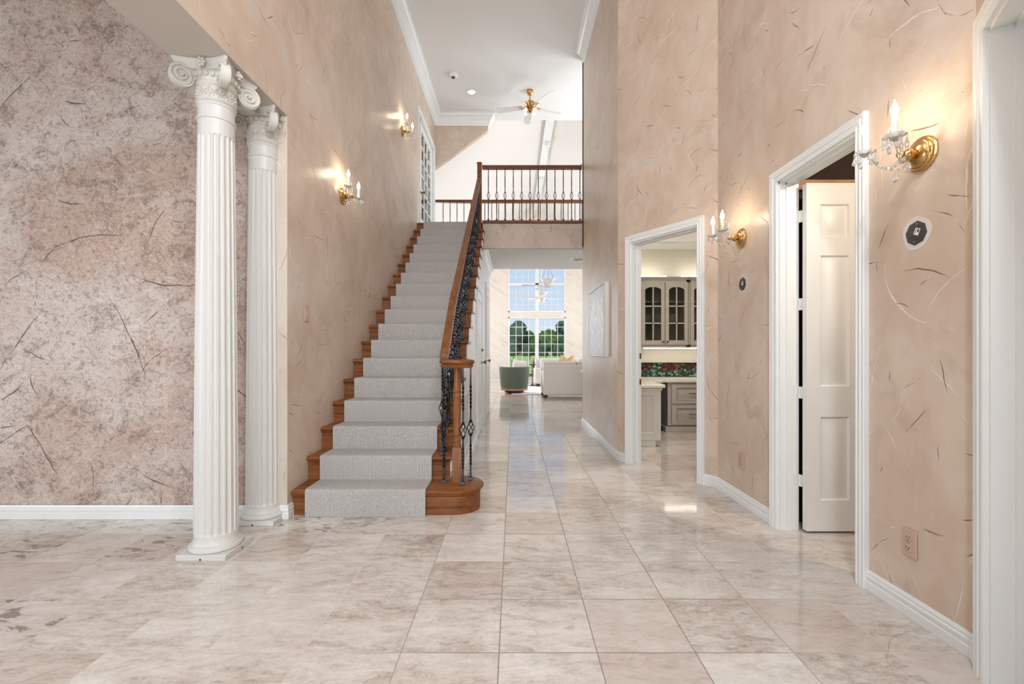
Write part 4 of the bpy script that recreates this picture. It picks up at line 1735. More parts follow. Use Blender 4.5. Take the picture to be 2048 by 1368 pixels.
# ================================================================== WALL FITTINGS
def fit_root(name, lb, cat, x, y, z, side, grp):
    r = thing(name, lb, cat, (x, y, z), 0 if side > 0 else pi, grp)
    return r


def outlet(lb, y, z):
    r = fit_root('power_outlet', lb, 'power outlet', RW, y, z, -1, 'beige power outlets')
    MB().bbox(0.0005, .007, -.036, .036, -.058, .058, .003).build('cover_plate', 'plate_beige', r, local=True)
    for dz in (-.021, .021):
        m1 = MB()
        m1.lathe([(.0165, 0), (.0165, .0025), (.0155, .003), (0, .003)], (.007, 0, dz), 20, 'x')
        s_ = m1.build('socket', 'plate_beige', r, local=True)
        m1 = MB()
        for dy in (-.0065, .0065):
            m1.box(.0102, .0108, dy - .0013, dy + .0013, dz - .001, dz + .008)
        m1.lathe([(.0025, 0), (.0025, .0008)], (.0101, 0, dz - .008), 8, 'x')
        m1.build('slot', 'slot_dark', s_, local=True)
    MB().lathe([(.003, 0), (.003, .001), (0, .001)], (.007, 0, 0), 8, 'x').build('screw', 'screw_steel', r, local=True)


outlet('near power outlet below the largest sconce', 1.8826, .306)
outlet('far power outlet between the closet door and the wall corner', 3.276, .312)


def switch(lb, y, z, kind):
    r = fit_root('light_switch', lb, 'light switch', LW, y, z, 1, 'switches beside the stairs')
    MB().bbox(0.0005, .007, -.036, .036, -.058, .058, .003).build('cover_plate', 'plate_beige', r, local=True)
    if kind == 0:
        MB().prism([(.007, -.034), (.0085, -.034), (.013, 0), (.0095, .034), (.007, .034)], lambda p, q, d: (p, d, q), -.016, .016).build('rocker', 'plate_beige', r, local=True)
    else:
        MB().prism([(.007, -.008), (.010, -.008), (.018, .008), (.014, .011), (.007, .008)], lambda p, q, d: (p, d, q), -.005, .005).build('toggle', 'plate_beige', r, local=True)


switch('lower light switch on the left wall, beside the first steps', 3.256, 1.372, 0)
switch('higher light switch on the left wall, farther up the stairs', 4.666, 1.722, 1)


def box_cover(lb, y, z, rot):
    r = fit_root('junction_box_cover', lb, 'cover plate', RW, y, z, -1, 'dark junction box covers')
    mb = MB()
    pts = []
    rr = random.Random(5)
    for i in range(28):
        a = 2 * pi * i / 28
        q = 1 + .04 * sin(3 * a + 1) + .03 * sin(5 * a)
        pts.append((.066 * cos(a) * q, .068 * sin(a) * q))
    mb.prism(pts, lambda p, q, d: (d, p, q), .0004, .0012)
    mb.build('spackle_patch', 'white_spackle', r, local=True)
    mb = MB()
    oc = [(.019, .045), (-.019, .045), (-.045, .019), (-.045, -.019), (-.019, -.045), (.019, -.045), (.045, -.019), (.045, .019)]
    oc = [(p * cos(rot) - q * sin(rot), p * sin(rot) + q * cos(rot)) for p, q in oc]
    mb.rings([[(.0012, p, q) for p, q in oc], [(.0040, p, q) for p, q in oc], [(.0048, p * .97, q * .97) for p, q in oc]], cap=True)
    pl = mb.build('plate', 'black_plate', r, local=True)

    def rp(p, q):
        a = -.45
        return (p * cos(a) - q * sin(a) + .006, p * sin(a) + q * cos(a) + .006)
    mb = MB()
    mb.prism([rp(p, q) for p, q in ((-.012, -.015), (.012, -.015), (.012, .013), (-.012, .013))], lambda p, q, d: (d, p, q), .0048, .0052)
    lbm = mb.build('sticker', 'label_white', pl, local=True)
    mb = MB()
    mb.prism([rp(p, q) for p, q in ((.001, -.003), (.009, -.003), (.009, .010), (.001, .010))], lambda p, q, d: (d, p, q), .0052, .0054)
    for i in range(6):
        z0 = -.012 + i * .0042
        mb.prism([rp(p, q) for p, q in ((-.009, z0), (-.005, z0), (-.005, z0 + .003), (-.009, z0 + .003))], lambda p, q, d: (d, p, q), .0052, .0054)
    mb.build('sticker_print', 'print_black', lbm, local=True)
    for sgn in (-1, 1):
        MB().lathe([(.0045, 0), (.0042, .0016), (0, .002)], (.0048, .006 * sgn, .036 * sgn), 10, 'x').build('screw', 'screw_steel', pl, local=True)


box_cover('near dark octagonal junction box cover with a white sticker, below the largest sconce', 1.852, 1.583, .25)
box_cover('far dark octagonal junction box cover left of the closet door', 3.258, 1.584, .1)

# framed abstract canvas on the hall wall
art = thing('framed_painting', 'silver framed pale grey and white abstract painting on the hall wall', 'painting', (HW, 5.54, 1.04))
ay0, ay1, az0, az1 = 5.02, 6.06, 1.04, 1.875
mb = MB()
FP = [(0, 0), (0, .050), (.006, .056), (.016, .056), (.020, .046), (.020, 0)]
mb.sweep([(ay0, az0), (ay1, az0), (ay1, az1), (ay0, az1)], FP, lambda p, q, b: (HW - b - .001, p, q), closed=True)
mb.build('frame', 'silver_frame', art)
MB().box(HW - .046, HW - .008, ay0 + .012, ay1 - .012, az0 + .012, az1 - .012).build('canvas', 'abstract_canvas', art)

# return air grille below the stairs
gr = thing('air_return_grille', 'white perforated return air grille low on the wall under the stairs', 'vent grille', (SX, 4.33, .2))
mb = MB()
mb.sweep([(4.05, .17), (4.62, .17), (4.62, .70), (4.05, .70)], [(-.03, 0), (-.03, .010), (.012, .016), (.012, 0)], lambda p, q, b: (SX + b + .0005, p, q), closed=True)
mb.build('frame', 'paint_trim', gr)
MB().box(SX + .001, SX + .006, 4.06, 4.61, .18, .69).build('mesh_panel', 'grille_mesh', gr)

# ceiling vent under the bridge
cv = thing('ceiling_vent', 'small white slatted air vent in the ceiling under the bridge', 'vent', (1.16, 7.7, SOF - .03))
mb = MB()
mb.sweep([(.98, 7.58), (1.30, 7.58), (1.30, 7.82), (.98, 7.82)], [(0, 0), (.004, -.008), (.025, -.008), (.025, 0)], lambda p, q, b: (p, q, SOF - .0125 + b), closed=True)
mb.build('frame', 'painted_steel', cv)
for i in range(8):
    xx = 1.015 + i * .036
    MB().prism([(xx, -.002), (xx + .012, -.012), (xx + .015, -.010), (xx + .003, 0)], lambda p, q, d: (p, d, SOF - .0125 + q), 7.60, 7.80).build('slat', 'painted_steel', cv)
MB().box(.99, 1.29, 7.59, 7.81, SOF - .0127, SOF - .0122).build('duct', 'dark_void', cv)

# smoke detector and recessed light on the high ceiling
sd = thing('smoke_detector', 'round white smoke detector on the high ceiling', 'smoke detector', (-.968, 7.30, CE - .05))
MB().lathe([(.072, 0), (.072, -.012), (.062, -.018), (.058, -.034), (.044, -.044), (0, -.044)], (-.968, 7.30, CE - .0005), 32).build('housing', 'painted_steel', sd)
MB().lathe([(.030, -.0445), (.030, -.050), (.012, -.052), (0, -.052)], (-.968, 7.30, CE), 20).build('sensor_vent', 'black_plate', sd)
rl = thing('recessed_light', 'glowing round recessed downlight in the high ceiling', 'ceiling light', (-.72, 7.79, CE - .01))
MB().lathe([(.060, 0), (.086, 0), (.086, -.005), (.078, -.008), (.060, -.004)], (-.72, 7.79, CE - .0005), 36, cap=False).build('trim_ring', 'painted_steel', rl)
MB().lathe([(.060, -.001), (.058, -.003), (0, -.003)], (-.72, 7.79, CE), 30).build('lens', 'lamp_disc', rl)


# ================================================================== FANS
def blade_mesh(L, w, pitch, drop=0):
    mb = MB()
    pts = []
    n = 10
    for i in range(n + 1):
        a = -pi / 2 + pi * i / n
        pts.append((L - w * .42 + w * .42 * cos(a), w / 2 * sin(a)))
    pts = [(.13, -w * .36)] + [p for p in pts] + [(.13, w * .36)]

    def mp(p, q, d):
        return (p, q * cos(pitch), q * sin(pitch) + d + drop)
    mb.prism(pts, mp, -.004, .004)
    return mb


def ceiling_fan_brass():
    r = thing('ceiling_fan', 'brass ceiling fan with white blades on the high ceiling of the stair hall', 'ceiling fan', (.282, 7.76, 5.29))
    z = 5.285
    x, y = .282, 7.76
    MB().lathe([(.012, -.075), (.030, -.070), (.050, -.045), (.058, -.030), (.060, -.012), (.068, -.006), (.068, 0)], (x, y, CE - .0005), 28).build('canopy', 'brass', r)
    MB().lathe([(.011, 5.36), (.011, CE - .06)], (x, y, 0), 12).build('downrod', 'brass', r)
    MB().lathe([(.018, .10), (.04, .095), (.075, .075), (.105, .045), (.112, .030), (.106, .020), (.070, .004), (.062, -.004)], (x, y, z), 32).build('motor_housing', 'brass', r)
    MB().lathe([(.06, .004), (.055, -.03), (.048, -.045), (.050, -.06), (.040, -.085), (.018, -.098), (0, -.098)], (x, y, z), 28).build('switch_housing', 'brass_dull', r)
    for k in range(5):
        a = radians(166) + 2 * pi * k / 5
        e = thing_part('blade', r, (0, 0, z - 5.29), a)
        bl = blade_mesh(.60, .125, radians(13)).build('blade', 'fan_white', r, local=True)
        bl.rotation_euler = (0, 0, a)
        bl.location = (0, 0, z - 5.29)
        ib = MB()
        ib.tube([(.05, 0, .0), (.09, .0, -.006), (.13, .02, -.008), (.19, .026, -.006)], .006, 6).tube([(.09, .0, -.006), (.13, -.02, -.010), (.19, -.026, -.010)], .006, 6)
        ib.build('blade_iron', 'brass', bl, local=True)
    for k in range(4):
        a = pi / 4 + pi / 2 * k
        cx, cy = x + .085 * cos(a), y + .085 * sin(a)
        mb = MB()
        mb.tube([(x + .04 * cos(a), y + .04 * sin(a), z - .06), (cx, cy, z - .055), (x + .10 * cos(a), y + .10 * sin(a), z - .07)], .006, 8)
        ar = mb.build('lamp_arm', 'brass', r)
        MB().lathe([(.010, .010), (.018, 0), (.024, -.014), (.028, -.030), (.026, -.032), (.0, -.02)], (x + .10 * cos(a), y + .10 * sin(a), z - .07), 16).build('glass_shade', 'fan_lamp', ar)
    mb = MB()
    mb.tube([(x, y, z - .098), (x, y, z - .21)], .0016, 5).ball((x, y, z - .215), .007, 8)
    mb.build('pull_chain', 'brass', r)
    return r


def thing_part(*a):
    return None


ceiling_fan_brass()


def great_fan(label, x, y, z, a0, top, sc=1.0):
    r = thing('ceiling_fan', label, 'ceiling fan', (x, y, z), 0, 'white fans of the great room')
    MB().lathe([(.02, -.09), (.06, -.08), (.075, -.03), (.08, 0)], (0, 0, top - z), 20).build('canopy', 'fan_white', r, local=True)
    MB().lathe([(.012, .05), (.012, top - z - .05)], (0, 0, 0), 10).build('downrod', 'painted_steel', r, local=True)
    MB().lathe([(.05, .02), (.09, .05), (.16, .11), (.19, .15), (.185, .155), (.15, .12), (.05, .06), (.03, .06)], (0, 0, 0), 32).build('uplight_bowl', 'fan_white', r, local=True)
    MB().lathe([(.03, .03), (.10, .02), (.115, 0), (.115, -.03), (.10, -.045), (.06, -.06), (0, -.06)], (0, 0, 0), 28).build('motor_housing', 'fan_white', r, local=True)
    for k in range(3):
        a = 2 * pi * k / 3 + .5
        MB().tube([(.17 * cos(a), .17 * sin(a), .15), (.012 * cos(a), .012 * sin(a), .55)], .004, 6).build('bowl_chain', 'iron_dark', r, local=True)
    for k in range(5):
        a = a0 + 2 * pi * k / 5
        bl = blade_mesh(.66, .13, radians(12), -.012).build('blade', 'fan_white', r, local=True)
        bl.rotation_euler = (0, 0, a)
        MB().box(.09, .17, -.02, .02, -.018, -.010).build('blade_iron', 'painted_steel', bl, local=True)
    return r


great_fan('nearer white fan of the great room with bowl on a long rod', .845, 11.17, 2.73, radians(-28), 6.24)
f2 = great_fan('farther white fan of the great room, smaller in the view', .83, 13.4, 2.70, radians(-20), 6.24)
MB().lathe([(.05, -.05), (.085, -.07), (.09, -.12), (.05, -.17), (0, -.175)], (0, 0, 0), 20).build('light_globe', 'fan_white', f2, local=True)


# ================================================================== STUDY
def arch_door(root, x0, x1, z0, z1, y, knob_side):
    """glazed cabinet door with arched top light, front face at y"""
    st, t = .052, .02
    mb = MB()
    mb.bbox(x0, x0 + st, y, y + t, z0, z1, .003).bbox(x1 - st, x1, y, y + t, z0, z1, .003)
    mb.bbox(x0 + st, x1 - st, y, y + t, z0, z0 + .065, .003)
    a, b = x0 + st, x1 - st
    xm = (a + b) / 2
    arch = []
    for i in range(13):
        u = -1 + 2 * i / 12
        arch.append((xm + u * (b - a) / 2, z1 - .105 + .055 * sqrt(max(0, 1 - (u * .96) ** 2)) - .02))
    mb.prism([(a, z1), (a, arch[0][1])] + arch[1:-1] + [(b, arch[-1][1]), (b, z1)], lambda p, q, d: (p, d, q), y + .001, y + t - .001)
    lo = z0 + .065
    hi = z1 - .07
    mb.box(xm - .009, xm + .009, y + .004, y + t - .004, lo, hi)
    for j in (1, 2):
        zz = lo + (z1 - .10 - lo) * j / 3
        mb.box(a, b, y + .004, y + t - .004, zz - .009, zz + .009)
    d = mb.build('door', 'cabinet_taupe', root)
    MB().box(a - .004, b + .004, y + t * .55, y + t * .55 + .003, lo - .004, z1 - .045).build('glass_pane', 'cabinet_glass', d)
    kx = x1 - .026 if knob_side > 0 else x0 + .026
    MB().lathe([(.010, 0), (.006, -.006), (.006, -.014), (.013, -.020), (.012, -.028), (0, -.031)], (kx, y, z0 + .045), 16, 'y').build('knob', 'table_dark', d)


def upper_cabinet(label, x0, x1, doors):
    y0, y1, z0, z1 = 6.45, 6.775, 1.165, 2.13
    r = thing('wall_cabinet', label, 'cabinet', ((x0 + x1) / 2, y1, z0), 0, 'glazed wall cabinets of the study')
    mb = MB()
    mb.box(x0, x0 + .02, y0 + .02, y1, z0, z1).box(x1 - .02, x1, y0 + .02, y1, z0, z1).box(x0, x1, y0 + .02, y1, z0, z0 + .02).box(x0, x1, y0 + .02, y1, z1 - .02, z1)
    mb.bbox(x0, x0 + .03, y0 + .002, y0 + .022, z0, z1, .002).bbox(x1 - .03, x1, y0 + .002, y0 + .022, z0, z1, .002)
    mb.bbox(x0, x1, y0 + .002, y0 + .022, z1 - .05, z1, .002).bbox(x0, x1, y0 + .002, y0 + .022, z0, z0 + .035, .002)
    mb.build('carcass', 'cabinet_taupe', r)
    MB().box(x0 + .02, x1 - .02, y1 - .012, y1 - .002, z0 + .02, z1 - .02).build('back_panel', 'cabinet_inside', r)
    for zz in (1.50, 1.80):
        MB().box(x0 + .02, x1 - .02, y0 + .05, y1 - .012, zz, zz + .018).build('shelf', 'cabinet_inside', r)
    mb = MB()
    mb.sweep([(x1, y0 + .002), (x0, y0 + .002)], [(0, 0), (.012, 0), (.016, .012), (.030, .022), (.034, .04), (0, .04)], lambda x, y, b: (x, y - 0 * b, z1 - .012 + b))
    mb.build('cornice', 'cabinet_taupe', r)
    for (a, b, k) in doors:
        arch_door(r, a, b, z0 + .028, z1 - .045, y0 - .018, k)
    return r


upper_cabinet('glazed two-door wall cabinet with arched lights, filling the study doorway', 1.795, 2.485, [(1.815, 2.145, 1), (2.152, 2.474, -1)])
upper_cabinet('glazed wall cabinet cut off by the right side of the study doorway', 2.490, 3.19, [(2.510, 2.838, 1), (2.845, 3.17, -1)])


def strip(label, x0, x1, y, z):
    r = thing('light_strip', label, 'light fixture', ((x0 + x1) / 2, y, z), 0, 'light strips of the study cabinets')
    MB().bbox(x0, x1, y - .02, y + .02, z, z + .052, .003).build('housing', 'painted_steel', r)
    MB().box(x0 + .01, x1 - .01, y - .016, y + .016, z + .052, z + .068).build('diffuser', 'lamp_strip', r)


strip('glowing strip light on top of the cabinets, left piece', 1.25, 2.235, 6.62, 2.132)
strip('glowing strip light on top of the cabinets, right piece', 2.44, 3.1, 6.62, 2.132)
r = thing('light_strip', 'glowing strip light below the wall cabinets', 'light fixture', (2.3, 6.55, 1.15), 0, 'light strips of the study cabinets')
MB().bbox(1.86, 3.1, 6.50, 6.54, 1.153, 1.165, .003).build('housing', 'painted_steel', r)
MB().box(1.87, 3.09, 6.504, 6.536, 1.143, 1.153).build('diffuser', 'lamp_strip', r)

mur = tag(MB().box(HW + .13, 4.0, 6.765, 6.779, .725, .93).build('leaf_mural', 'mural_tile'), 'tiled mural band of green and rust leaves above the desk', 'mural')
# worktop
ZT = .72
mb = MB()
poly = [(HW + .125, 5.19), (1.735, 5.19), (1.735, 5.62), (2.07, 6.16), (4.05, 6.16), (4.05, 6.762), (HW + .125, 6.762)]


def inset(poly, k):
    c = (1.6, 6.4)
    return [(p + (c[0] - p) * k * .012, q + (c[1] - q) * k * .012) for p, q in poly]


mb.rings([[(p, q, z) for p, q in inset(poly, kk)] for kk, z in ((1, ZT - .040), (0, ZT - .032), (0, ZT - .008), (1, ZT))], cap=True)
tag(mb.build('desk_worktop', 'counter_stone', angle=25), 'pale L-shaped worktop running around the study desk', 'countertop')


def base_cab_drawers():
    x0, x1, y0, y1 = 2.105, 2.86, 6.20, 6.755
    r = thing('drawer_cabinet', 'distressed cream cabinet with two file drawers under the worktop', 'cabinet', ((x0 + x1) / 2, y1, 0))
    mb = MB()
    mb.bbox(x0, x1, y0, y1, .085, ZT - .041, .003)
    mb.build('carcass', 'cabinet_taupe', r)
    MB().bbox(x0 - .03, x1, y0 - .012, y1, 0, .075, .005).build('plinth', 'cabinet_taupe', r)
    for (z0, z1) in ((.388, .652), (.105, .372)):
        mb = MB()
        a, b = x0 + .05, x1 - .05
        b = a + .62
        panel_slab(mb, a, b, z0, z1, [(a + .075, b - .075, z0 + .05, z1 - .05)], lambda x, z, d: (x, y0 - .018 + d, z), .017)
        dr = mb.build('drawer', 'cabinet_taupe', r, angle=20)
        # dark glaze lines of the distressed finish
        g = MB()
        for (p0, p1, q0, q1) in ((a + .070, b - .070, z0 + .047, z0 + .052), (a + .070, b - .070, z1 - .052, z1 - .047), (a + .070, a + .075, z0 + .047, z1 - .047), (b - .075, b - .070, z0 + .047, z1 - .047)):
            g.box(p0, p1, y0 - .0186, y0 - .0176, q0, q1)
        g.build('glaze_line', 'glaze_dark', dr)
        g = MB()
        xm, zm = (a + b) / 2 - .02, (z0 + z1) / 2 + .01
        g.tube([(xm - .05, y0 - .018, zm), (xm - .045, y0 - .036, zm), (xm - .02, y0 - .042, zm - .006), (xm, y0 - .043, zm - .002), (xm + .02, y0 - .042, zm - .006), (xm + .045, y0 - .036, zm), (xm + .05, y0 - .018, zm)], .005, 8)
        g.ball((xm, y0 - .043, zm - .002), .008, 8)
        g.build('pull_handle', 'table_dark', dr)


base_cab_drawers()
r = thing('desk_cabinet', 'cream panelled desk end cabinet just inside the study doorway', 'cabinet', (1.45, 5.5, 0))
x0, x1, y0, y1 = HW + .13, 1.70, 5.235, 5.60
mb = MB()
panel_slab(mb, x0, x1, .075, ZT - .041, [(x0 + .06, x1 - .085, .16, ZT - .12)], lambda x, z, d: (x, y0 + d, z), y1 - y0)
mb.build('carcass', 'cabinet_cream', r, angle=20)
MB().bbox(x0, x1 - .055, y0 + .004, y1, 0, .074, .003).build('plinth', 'cabinet_cream', r)
MB().bbox(x0, x1 + .012, y0 - .012, y0 + .02, ZT - .075, ZT - .041, .006).build('cornice', 'cabinet_cream', r)
r = thing('keyboard_tray', 'pull-out keyboard tray with dark slot in the corner of the desk', 'keyboard tray', (1.85, 5.95, .55))
mp_ = lambda p, q, d: (p, q, d)
MB().prism([(1.71, 5.62), (2.065, 6.15), (2.05, 6.18), (1.66, 5.75)], mp_, .615, .64).build('tray', 'cabinet_cream', r)
MB().prism([(1.72, 5.66), (2.05, 6.14), (1.95, 6.22), (1.65, 5.78)], mp_, .641, .676).build('slot', 'dark_void', r)  # dark slab standing in for the shaded gap above the tray
MB().prism([(HW + .13, 5.62), (1.62, 5.62), (2.10, 6.34), (2.10, 6.75), (HW + .13, 6.75)], mp_, .01, .03).build('footwell_shade', 'dark_void', r)
bpy.data.objects.remove(kids(r)[-1])
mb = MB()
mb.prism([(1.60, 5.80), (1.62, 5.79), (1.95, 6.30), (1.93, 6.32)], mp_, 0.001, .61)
mb.build('kneehole_shade', 'dark_void', r)  # dark sheet put in for the shade inside the kneehole

# ================================================================== GREAT ROOM
tag(MB().bbox(-.05, 4.6, 11.62, 14.9, .002, .014, .005).build('area_rug', 'rug_cream'), 'cream area rug under the great room seating', 'rug')


def cushion(x0, x1, y0, y1, z0, z1, b=.04, sub=None):
    mb = MB()
    mb.bbox(x0, x1, y0, y1, z0, z1, b)
    return mb


def soften(o, w=.03):
    md = o.modifiers.new('bevel', 'BEVEL')
    md.width = w
    md.segments = 3
    md.limit_method = 'ANGLE'
    return o


s1 = thing('sofa', 'white sofa seen from behind at the end of the hall', 'sofa', (1.9, 11.2, 0))
soften(MB().box(.706, 2.95, 10.74, 10.98, .066, .79).build('backrest', 'sofa_white', s1), .03)
soften(MB().box(.706, 2.95, 10.76, 11.70, .07, .33).build('seat_base', 'sofa_white', s1), .03)
for (a, b) in ((.712, 1.495), (1.505, 2.22), (2.23, 2.945)):
    soften(MB().box(a, b, 10.755, 10.96, .775, .868).build('back_cushion', 'sofa_white', s1), .035)
    soften(MB().box(a + .0, b, 10.985, 11.68, .335, .47).build('seat_cushion', 'sofa_white', s1), .04)
soften(MB().box(.706, .90, 10.985, 11.70, .33, .62).build('armrest', 'sofa_white', s1), .04)
soften(MB().box(2.75, 2.95, 10.985, 11.70, .33, .62).build('armrest', 'sofa_white', s1), .04)
for (a, b) in ((.76, 10.80), (2.88, 10.80), (.76, 11.56), (2.88, 11.56), (1.8, 10.80)):
    MB().bbox(a - .05, a + .05, b - .035, b + .035, 0.003, .068, .005).build('foot', 'sofa_feet', s1)

s2 = thing('sofa', 'white sofa facing the camera in front of the far window', 'sofa', (1.9, 14.5, 0))
soften(MB().box(.70, 3.0, 14.80, 15.05, .12, .86).build('backrest', 'sofa_white', s2), .05)
soften(MB().box(.66, 3.0, 14.10, 14.85, .09, .34).build('seat_base', 'sofa_white', s2), .03)
soften(MB().box(.655, .865, 14.07, 14.90, .09, .585).build('armrest', 'sofa_white', s2), .05)
soften(MB().box(2.80, 3.02, 14.07, 14.90, .09, .585).build('armrest', 'sofa_white', s2), .05)
for (a, b) in ((.87, 1.50), (1.51, 2.14), (2.15, 2.79)):
    soften(MB().box(a, b, 14.12, 14.80, .345, .48).build('seat_cushion', 'sofa_white', s2), .05)
    soften(MB().box(a, b, 14.62, 14.82, .48, .885).build('back_cushion', 'sofa_white', s2), .06)
for (a, b) in ((.76, 14.13), (2.92, 14.13), (.76, 14.95), (2.92, 14.95)):
    MB().bbox(a - .05, a + .05, b - .04, b + .04, 0.015, .092, .005).build('foot', 'sofa_feet', s2)


def pillow(name, mat, label, w, h, t, loc, rot, chop=0.0):
    n = 10
    mb = MB()
    for sgn in (-1, 1):
        vs = []
        for i in range(n + 1):
            for j in range(n + 1):
                u, v = -1 + 2 * i / n, -1 + 2 * j / n
                d = max(0, (1 - u ** 4) * (1 - v ** 4)) ** .6
                pin = 1 - .10 * (1 - abs(v)) * abs(u) ** 3
                pin2 = 1 - .10 * (1 - abs(u)) * abs(v) ** 3
                vs.append((u * w / 2 * pin, sgn * (t / 2 * d + .002), v * h / 2 * pin2 - (chop * max(0, 1 - abs(u) * 1.5) if v > 0 else 0) * max(0, v)))
        fs = [(i * (n + 1) + j, (i + 1) * (n + 1) + j, (i + 1) * (n + 1) + j + 1, i * (n + 1) + j + 1) for i in range(n) for j in range(n)]
        mb.add(vs, fs)
    o = mb.build(name, mat, angle=80, recenter=False)
    o.location = loc
    o.rotation_euler = rot
    return tag(o, label, 'pillow')


pillow('throw_pillow', 'pillow_gold', 'gold patterned pillow peeking over the white sofa back', .46, .46, .16, (1.72, 14.48, .765), (radians(-10), radians(4), radians(6)), .11)

ac = thing('barrel_chair', 'green barrel armchair on a wooden base, turned away from the camera', 'armchair', (.02, 11.95, 0))
cx, cy = .02, 12.06
mb = MB()


def shell(a0, a1, r0, r1, prof, n=28):
    """open ring wall: prof = (radial lerp, z, scale)"""
    rings = []
    for i in range(n + 1):
        a = a0 + (a1 - a0) * i / n
        rings.append([(cx + r * cos(a), cy + r * sin(a), z) for r, z in prof])
    m_ = MB()
    m_.rings(rings, cap=True)
    return m_


sh = shell(pi - .35, 2 * pi + .35, 0, 0, [(.350, .13), (.372, .25), (.395, .55), (.402, .665), (.394, .690), (.372, .698), (.340, .690), (.325, .66), (.315, .40), (.30, .13)])
sh.build('backrest', 'chair_green', ac)
MB().lathe([(.30, .13), (.325, .15), (.33, .36), (.31, .42), (.26, .44), (0, .445)], (cx, cy + .02, 0), 36).build('seat', 'chair_green', ac)
MB().lathe([(.352, .078), (.362, .084), (.364, .125), (.352, .132), (0, .132)], (cx, cy, 0), 40).build('base_band', 'wood_pale', ac)
MB().lathe([(.24, .016), (.25, .02), (.25, .05), (.12, .058), (.12, .078), (0, .078)], (cx, cy, 0), 32).build('swivel_base', 'sofa_feet', ac)
pillow('throw_pillow', 'pillow_white', 'white pillow standing up in the green armchair', .40, .44, .14, (.14, 12.10, .66), (radians(-14), radians(10), radians(-16)))

st = thing('drink_table', 'slim dark drink table beside the far sofa arm', 'side table', (.60, 14.4, 0))
MB().lathe([(.0, .672), (.105, .672), (.11, .680), (.11, .696), (.105, .702), (0, .702)], (.60, 14.4, 0), 28).build('table_top', 'table_dark', st)
MB().lathe([(.018, .06), (.014, .2), (.012, .62), (.03, .672)], (.60, 14.4, 0), 14).build('stem', 'wood_z', st)
MB().lathe([(.13, .015), (.13, .024), (.06, .034), (.02, .07), (0, .07)], (.60, 14.4, 0), 24).build('foot', 'table_dark', st)

ct = thing('console_table', 'slim console table just past the end of the hall wall', 'console table', (1.45, 8.0, 0))
MB().bbox(1.195, 1.75, 7.68, 8.12, .735, .765, .006).build('table_top', 'counter_stone', ct)
for (a, b) in ((1.235, 7.72), (1.235, 8.08), (1.71, 7.72), (1.71, 8.08)):
    MB().bbox(a - .014, a + .014, b - .014, b + .014, 0.001, .735, .003).build('leg', 'wood_pale', ct)
MB().bbox(1.225, 1.72, 7.70, 8.10, .66, .735, .004).build('apron', 'sofa_white', ct)

# ================================================================== OUTDOORS
GL = lambda y: -.12 + .0068 * (y - 22)
mb = MB()
mb.add([(-60, 22, -.12), (90, 22, -.12), (90, 130, GL(130)), (-60, 130, GL(130))], [(0, 1, 2, 3)])
mb.add([(-60, 22, -.5), (90, 22, -.5), (90, 130, -.5), (-60, 130, -.5)], [(3, 2, 1, 0)])
struct(mb.build('ground_lawn', 'lawn', recenter=False), 'sunlit lawn behind the house')
struct(MB().box(-12, 16, 16.62, 22, -.3, -.10).build('ground_patio', 'patio'), 'pale patio outside the far window')


def fence(name, label, x0, x1, y, z0, h, posts, pickets, rails):
    r = thing(name, label, 'fence', ((x0 + x1) / 2, y, z0))
    for z in rails:
        MB().box(x0, x1, y - .03, y + .03, z0 + z - .03, z0 + z + .03).build('rail', 'fence_black', r)
    for i in range(posts + 1):
        x = x0 + (x1 - x0) * i / posts
        MB().box(x - .04, x + .04, y - .04, y + .04, z0, z0 + h).build('post', 'fence_black', r)
    if pickets:
        mb = MB()
        n = int((x1 - x0) / pickets)
        for i in range(n):
            x = x0 + i * pickets
            mb.box(x - .009, x + .009, y - .009, y + .009, z0 + rails[0], z0 + rails[-1])
        o = mb.build('picket', 'fence_black', r)
        tag(o, kind='stuff')


fence('picket_fence', 'black metal picket fence at the patio edge beyond the window', -5, 9, 22.2, -.12, .82, 7, .14, (.08, .76))
fence('rail_fence', 'black post and rail fence crossing the lawn', -20, 34, 56, GL(56), 1.15, 27, 0, (1.02,))


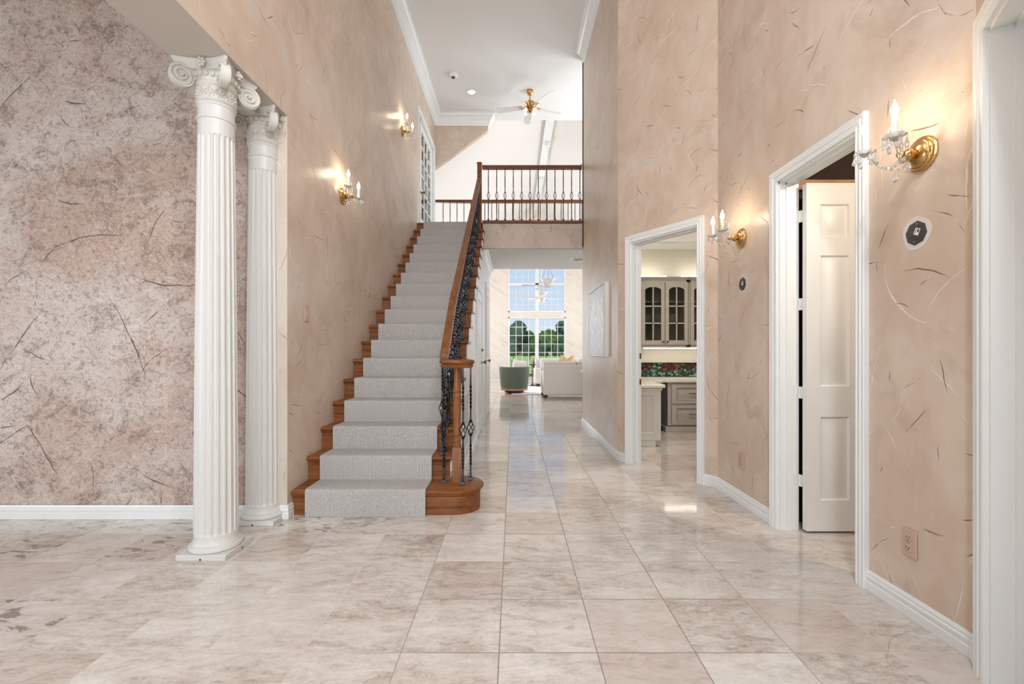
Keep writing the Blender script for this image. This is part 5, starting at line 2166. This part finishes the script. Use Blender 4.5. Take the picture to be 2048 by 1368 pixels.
def tree(label, x, y, h, w, mat, seed, grp):
    rr = random.Random(seed)
    z0 = GL(y) - .05
    r = thing('tree', label, 'tree', (x, y, z0), 0, grp)
    mb = MB()
    mb.tube([(x, y, z0), (x + .1, y, z0 + h * .3), (x, y + .1, z0 + h * .7)], [.22, .16, .06], 8)
    mb.build('trunk', 'bark', r)
    mb = MB()
    for i in range(16):
        a = rr.uniform(0, 2 * pi)
        q = sqrt(rr.random()) * w * .42
        zz = z0 + h * rr.uniform(.22, .86)
        k = 1 - .55 * max(0, (zz - z0) / h - .45)
        R = rr.uniform(.22, .36) * w * k
        c = Vector((x + q * cos(a) * k, y + q * sin(a) * k, zz))
        n = 14
        ph = [rr.uniform(0, 6.28) for _ in range(6)]

        def rad(t, u):
            return 1 + .13 * sin(5 * t + ph[0] + 3 * u) + .10 * sin(9 * t + ph[1] - 7 * u) + .09 * sin(13 * u + ph[2] + 2 * t) + rr.uniform(-.10, .10)
        rings = []
        for k2 in range(9):
            u = -pi / 2 + pi * k2 / 8
            ring = []
            for j in range(n):
                t = 2 * pi * j / n
                g = R * rad(t, u) if 0 < k2 < 8 else R
                ring.append((c.x + g * cos(u) * cos(t), c.y + g * cos(u) * sin(t), c.z + g * sin(u) * .85))
            rings.append(ring)
        mb.rings(rings, cap=True)
    mb.build('crown', mat, r, angle=180)


rr = random.Random(11)
k = 0
for i in range(17):
    x = -22 + i * 3.6 + rr.uniform(-1, 1)
    y = 89 + (i % 2) * 7.5 + rr.uniform(-.5, .5)
    tall = (i in (6, 9, 2, 13))
    tree('tall leafy tree standing out of the tree line beyond the lawn' if tall else 'rounded green tree in the tree line beyond the lawn', x, y,
         7.6 + rr.uniform(-.4, .5) if tall else 5.2 + rr.uniform(-.6, .9), 5.2, 'leaf_dark' if i % 3 == 0 else 'leaf_green', 100 + i,
         'tall trees beyond the lawn' if tall else 'trees beyond the lawn')
for i in range(14):
    x = -14 + i * 2.75 + rr.uniform(-.1, .1)
    z0 = GL(80)
    mb = MB()
    mb.ball((x, 80, z0 + .35), .75, 12, .9)
    for q in range(6):
        mb.ball((x + rr.uniform(-.5, .5), 80 + rr.uniform(-.5, .5), z0 + rr.uniform(.5, 1.6)), rr.uniform(.6, .85), 12, rr.uniform(.8, 1.0))
    o = mb.build('shrub', 'leaf_dark', angle=180)
    tag(o, 'dark green shrub in the hedge row in front of the trees', 'shrub', 'hedge shrubs before the trees')
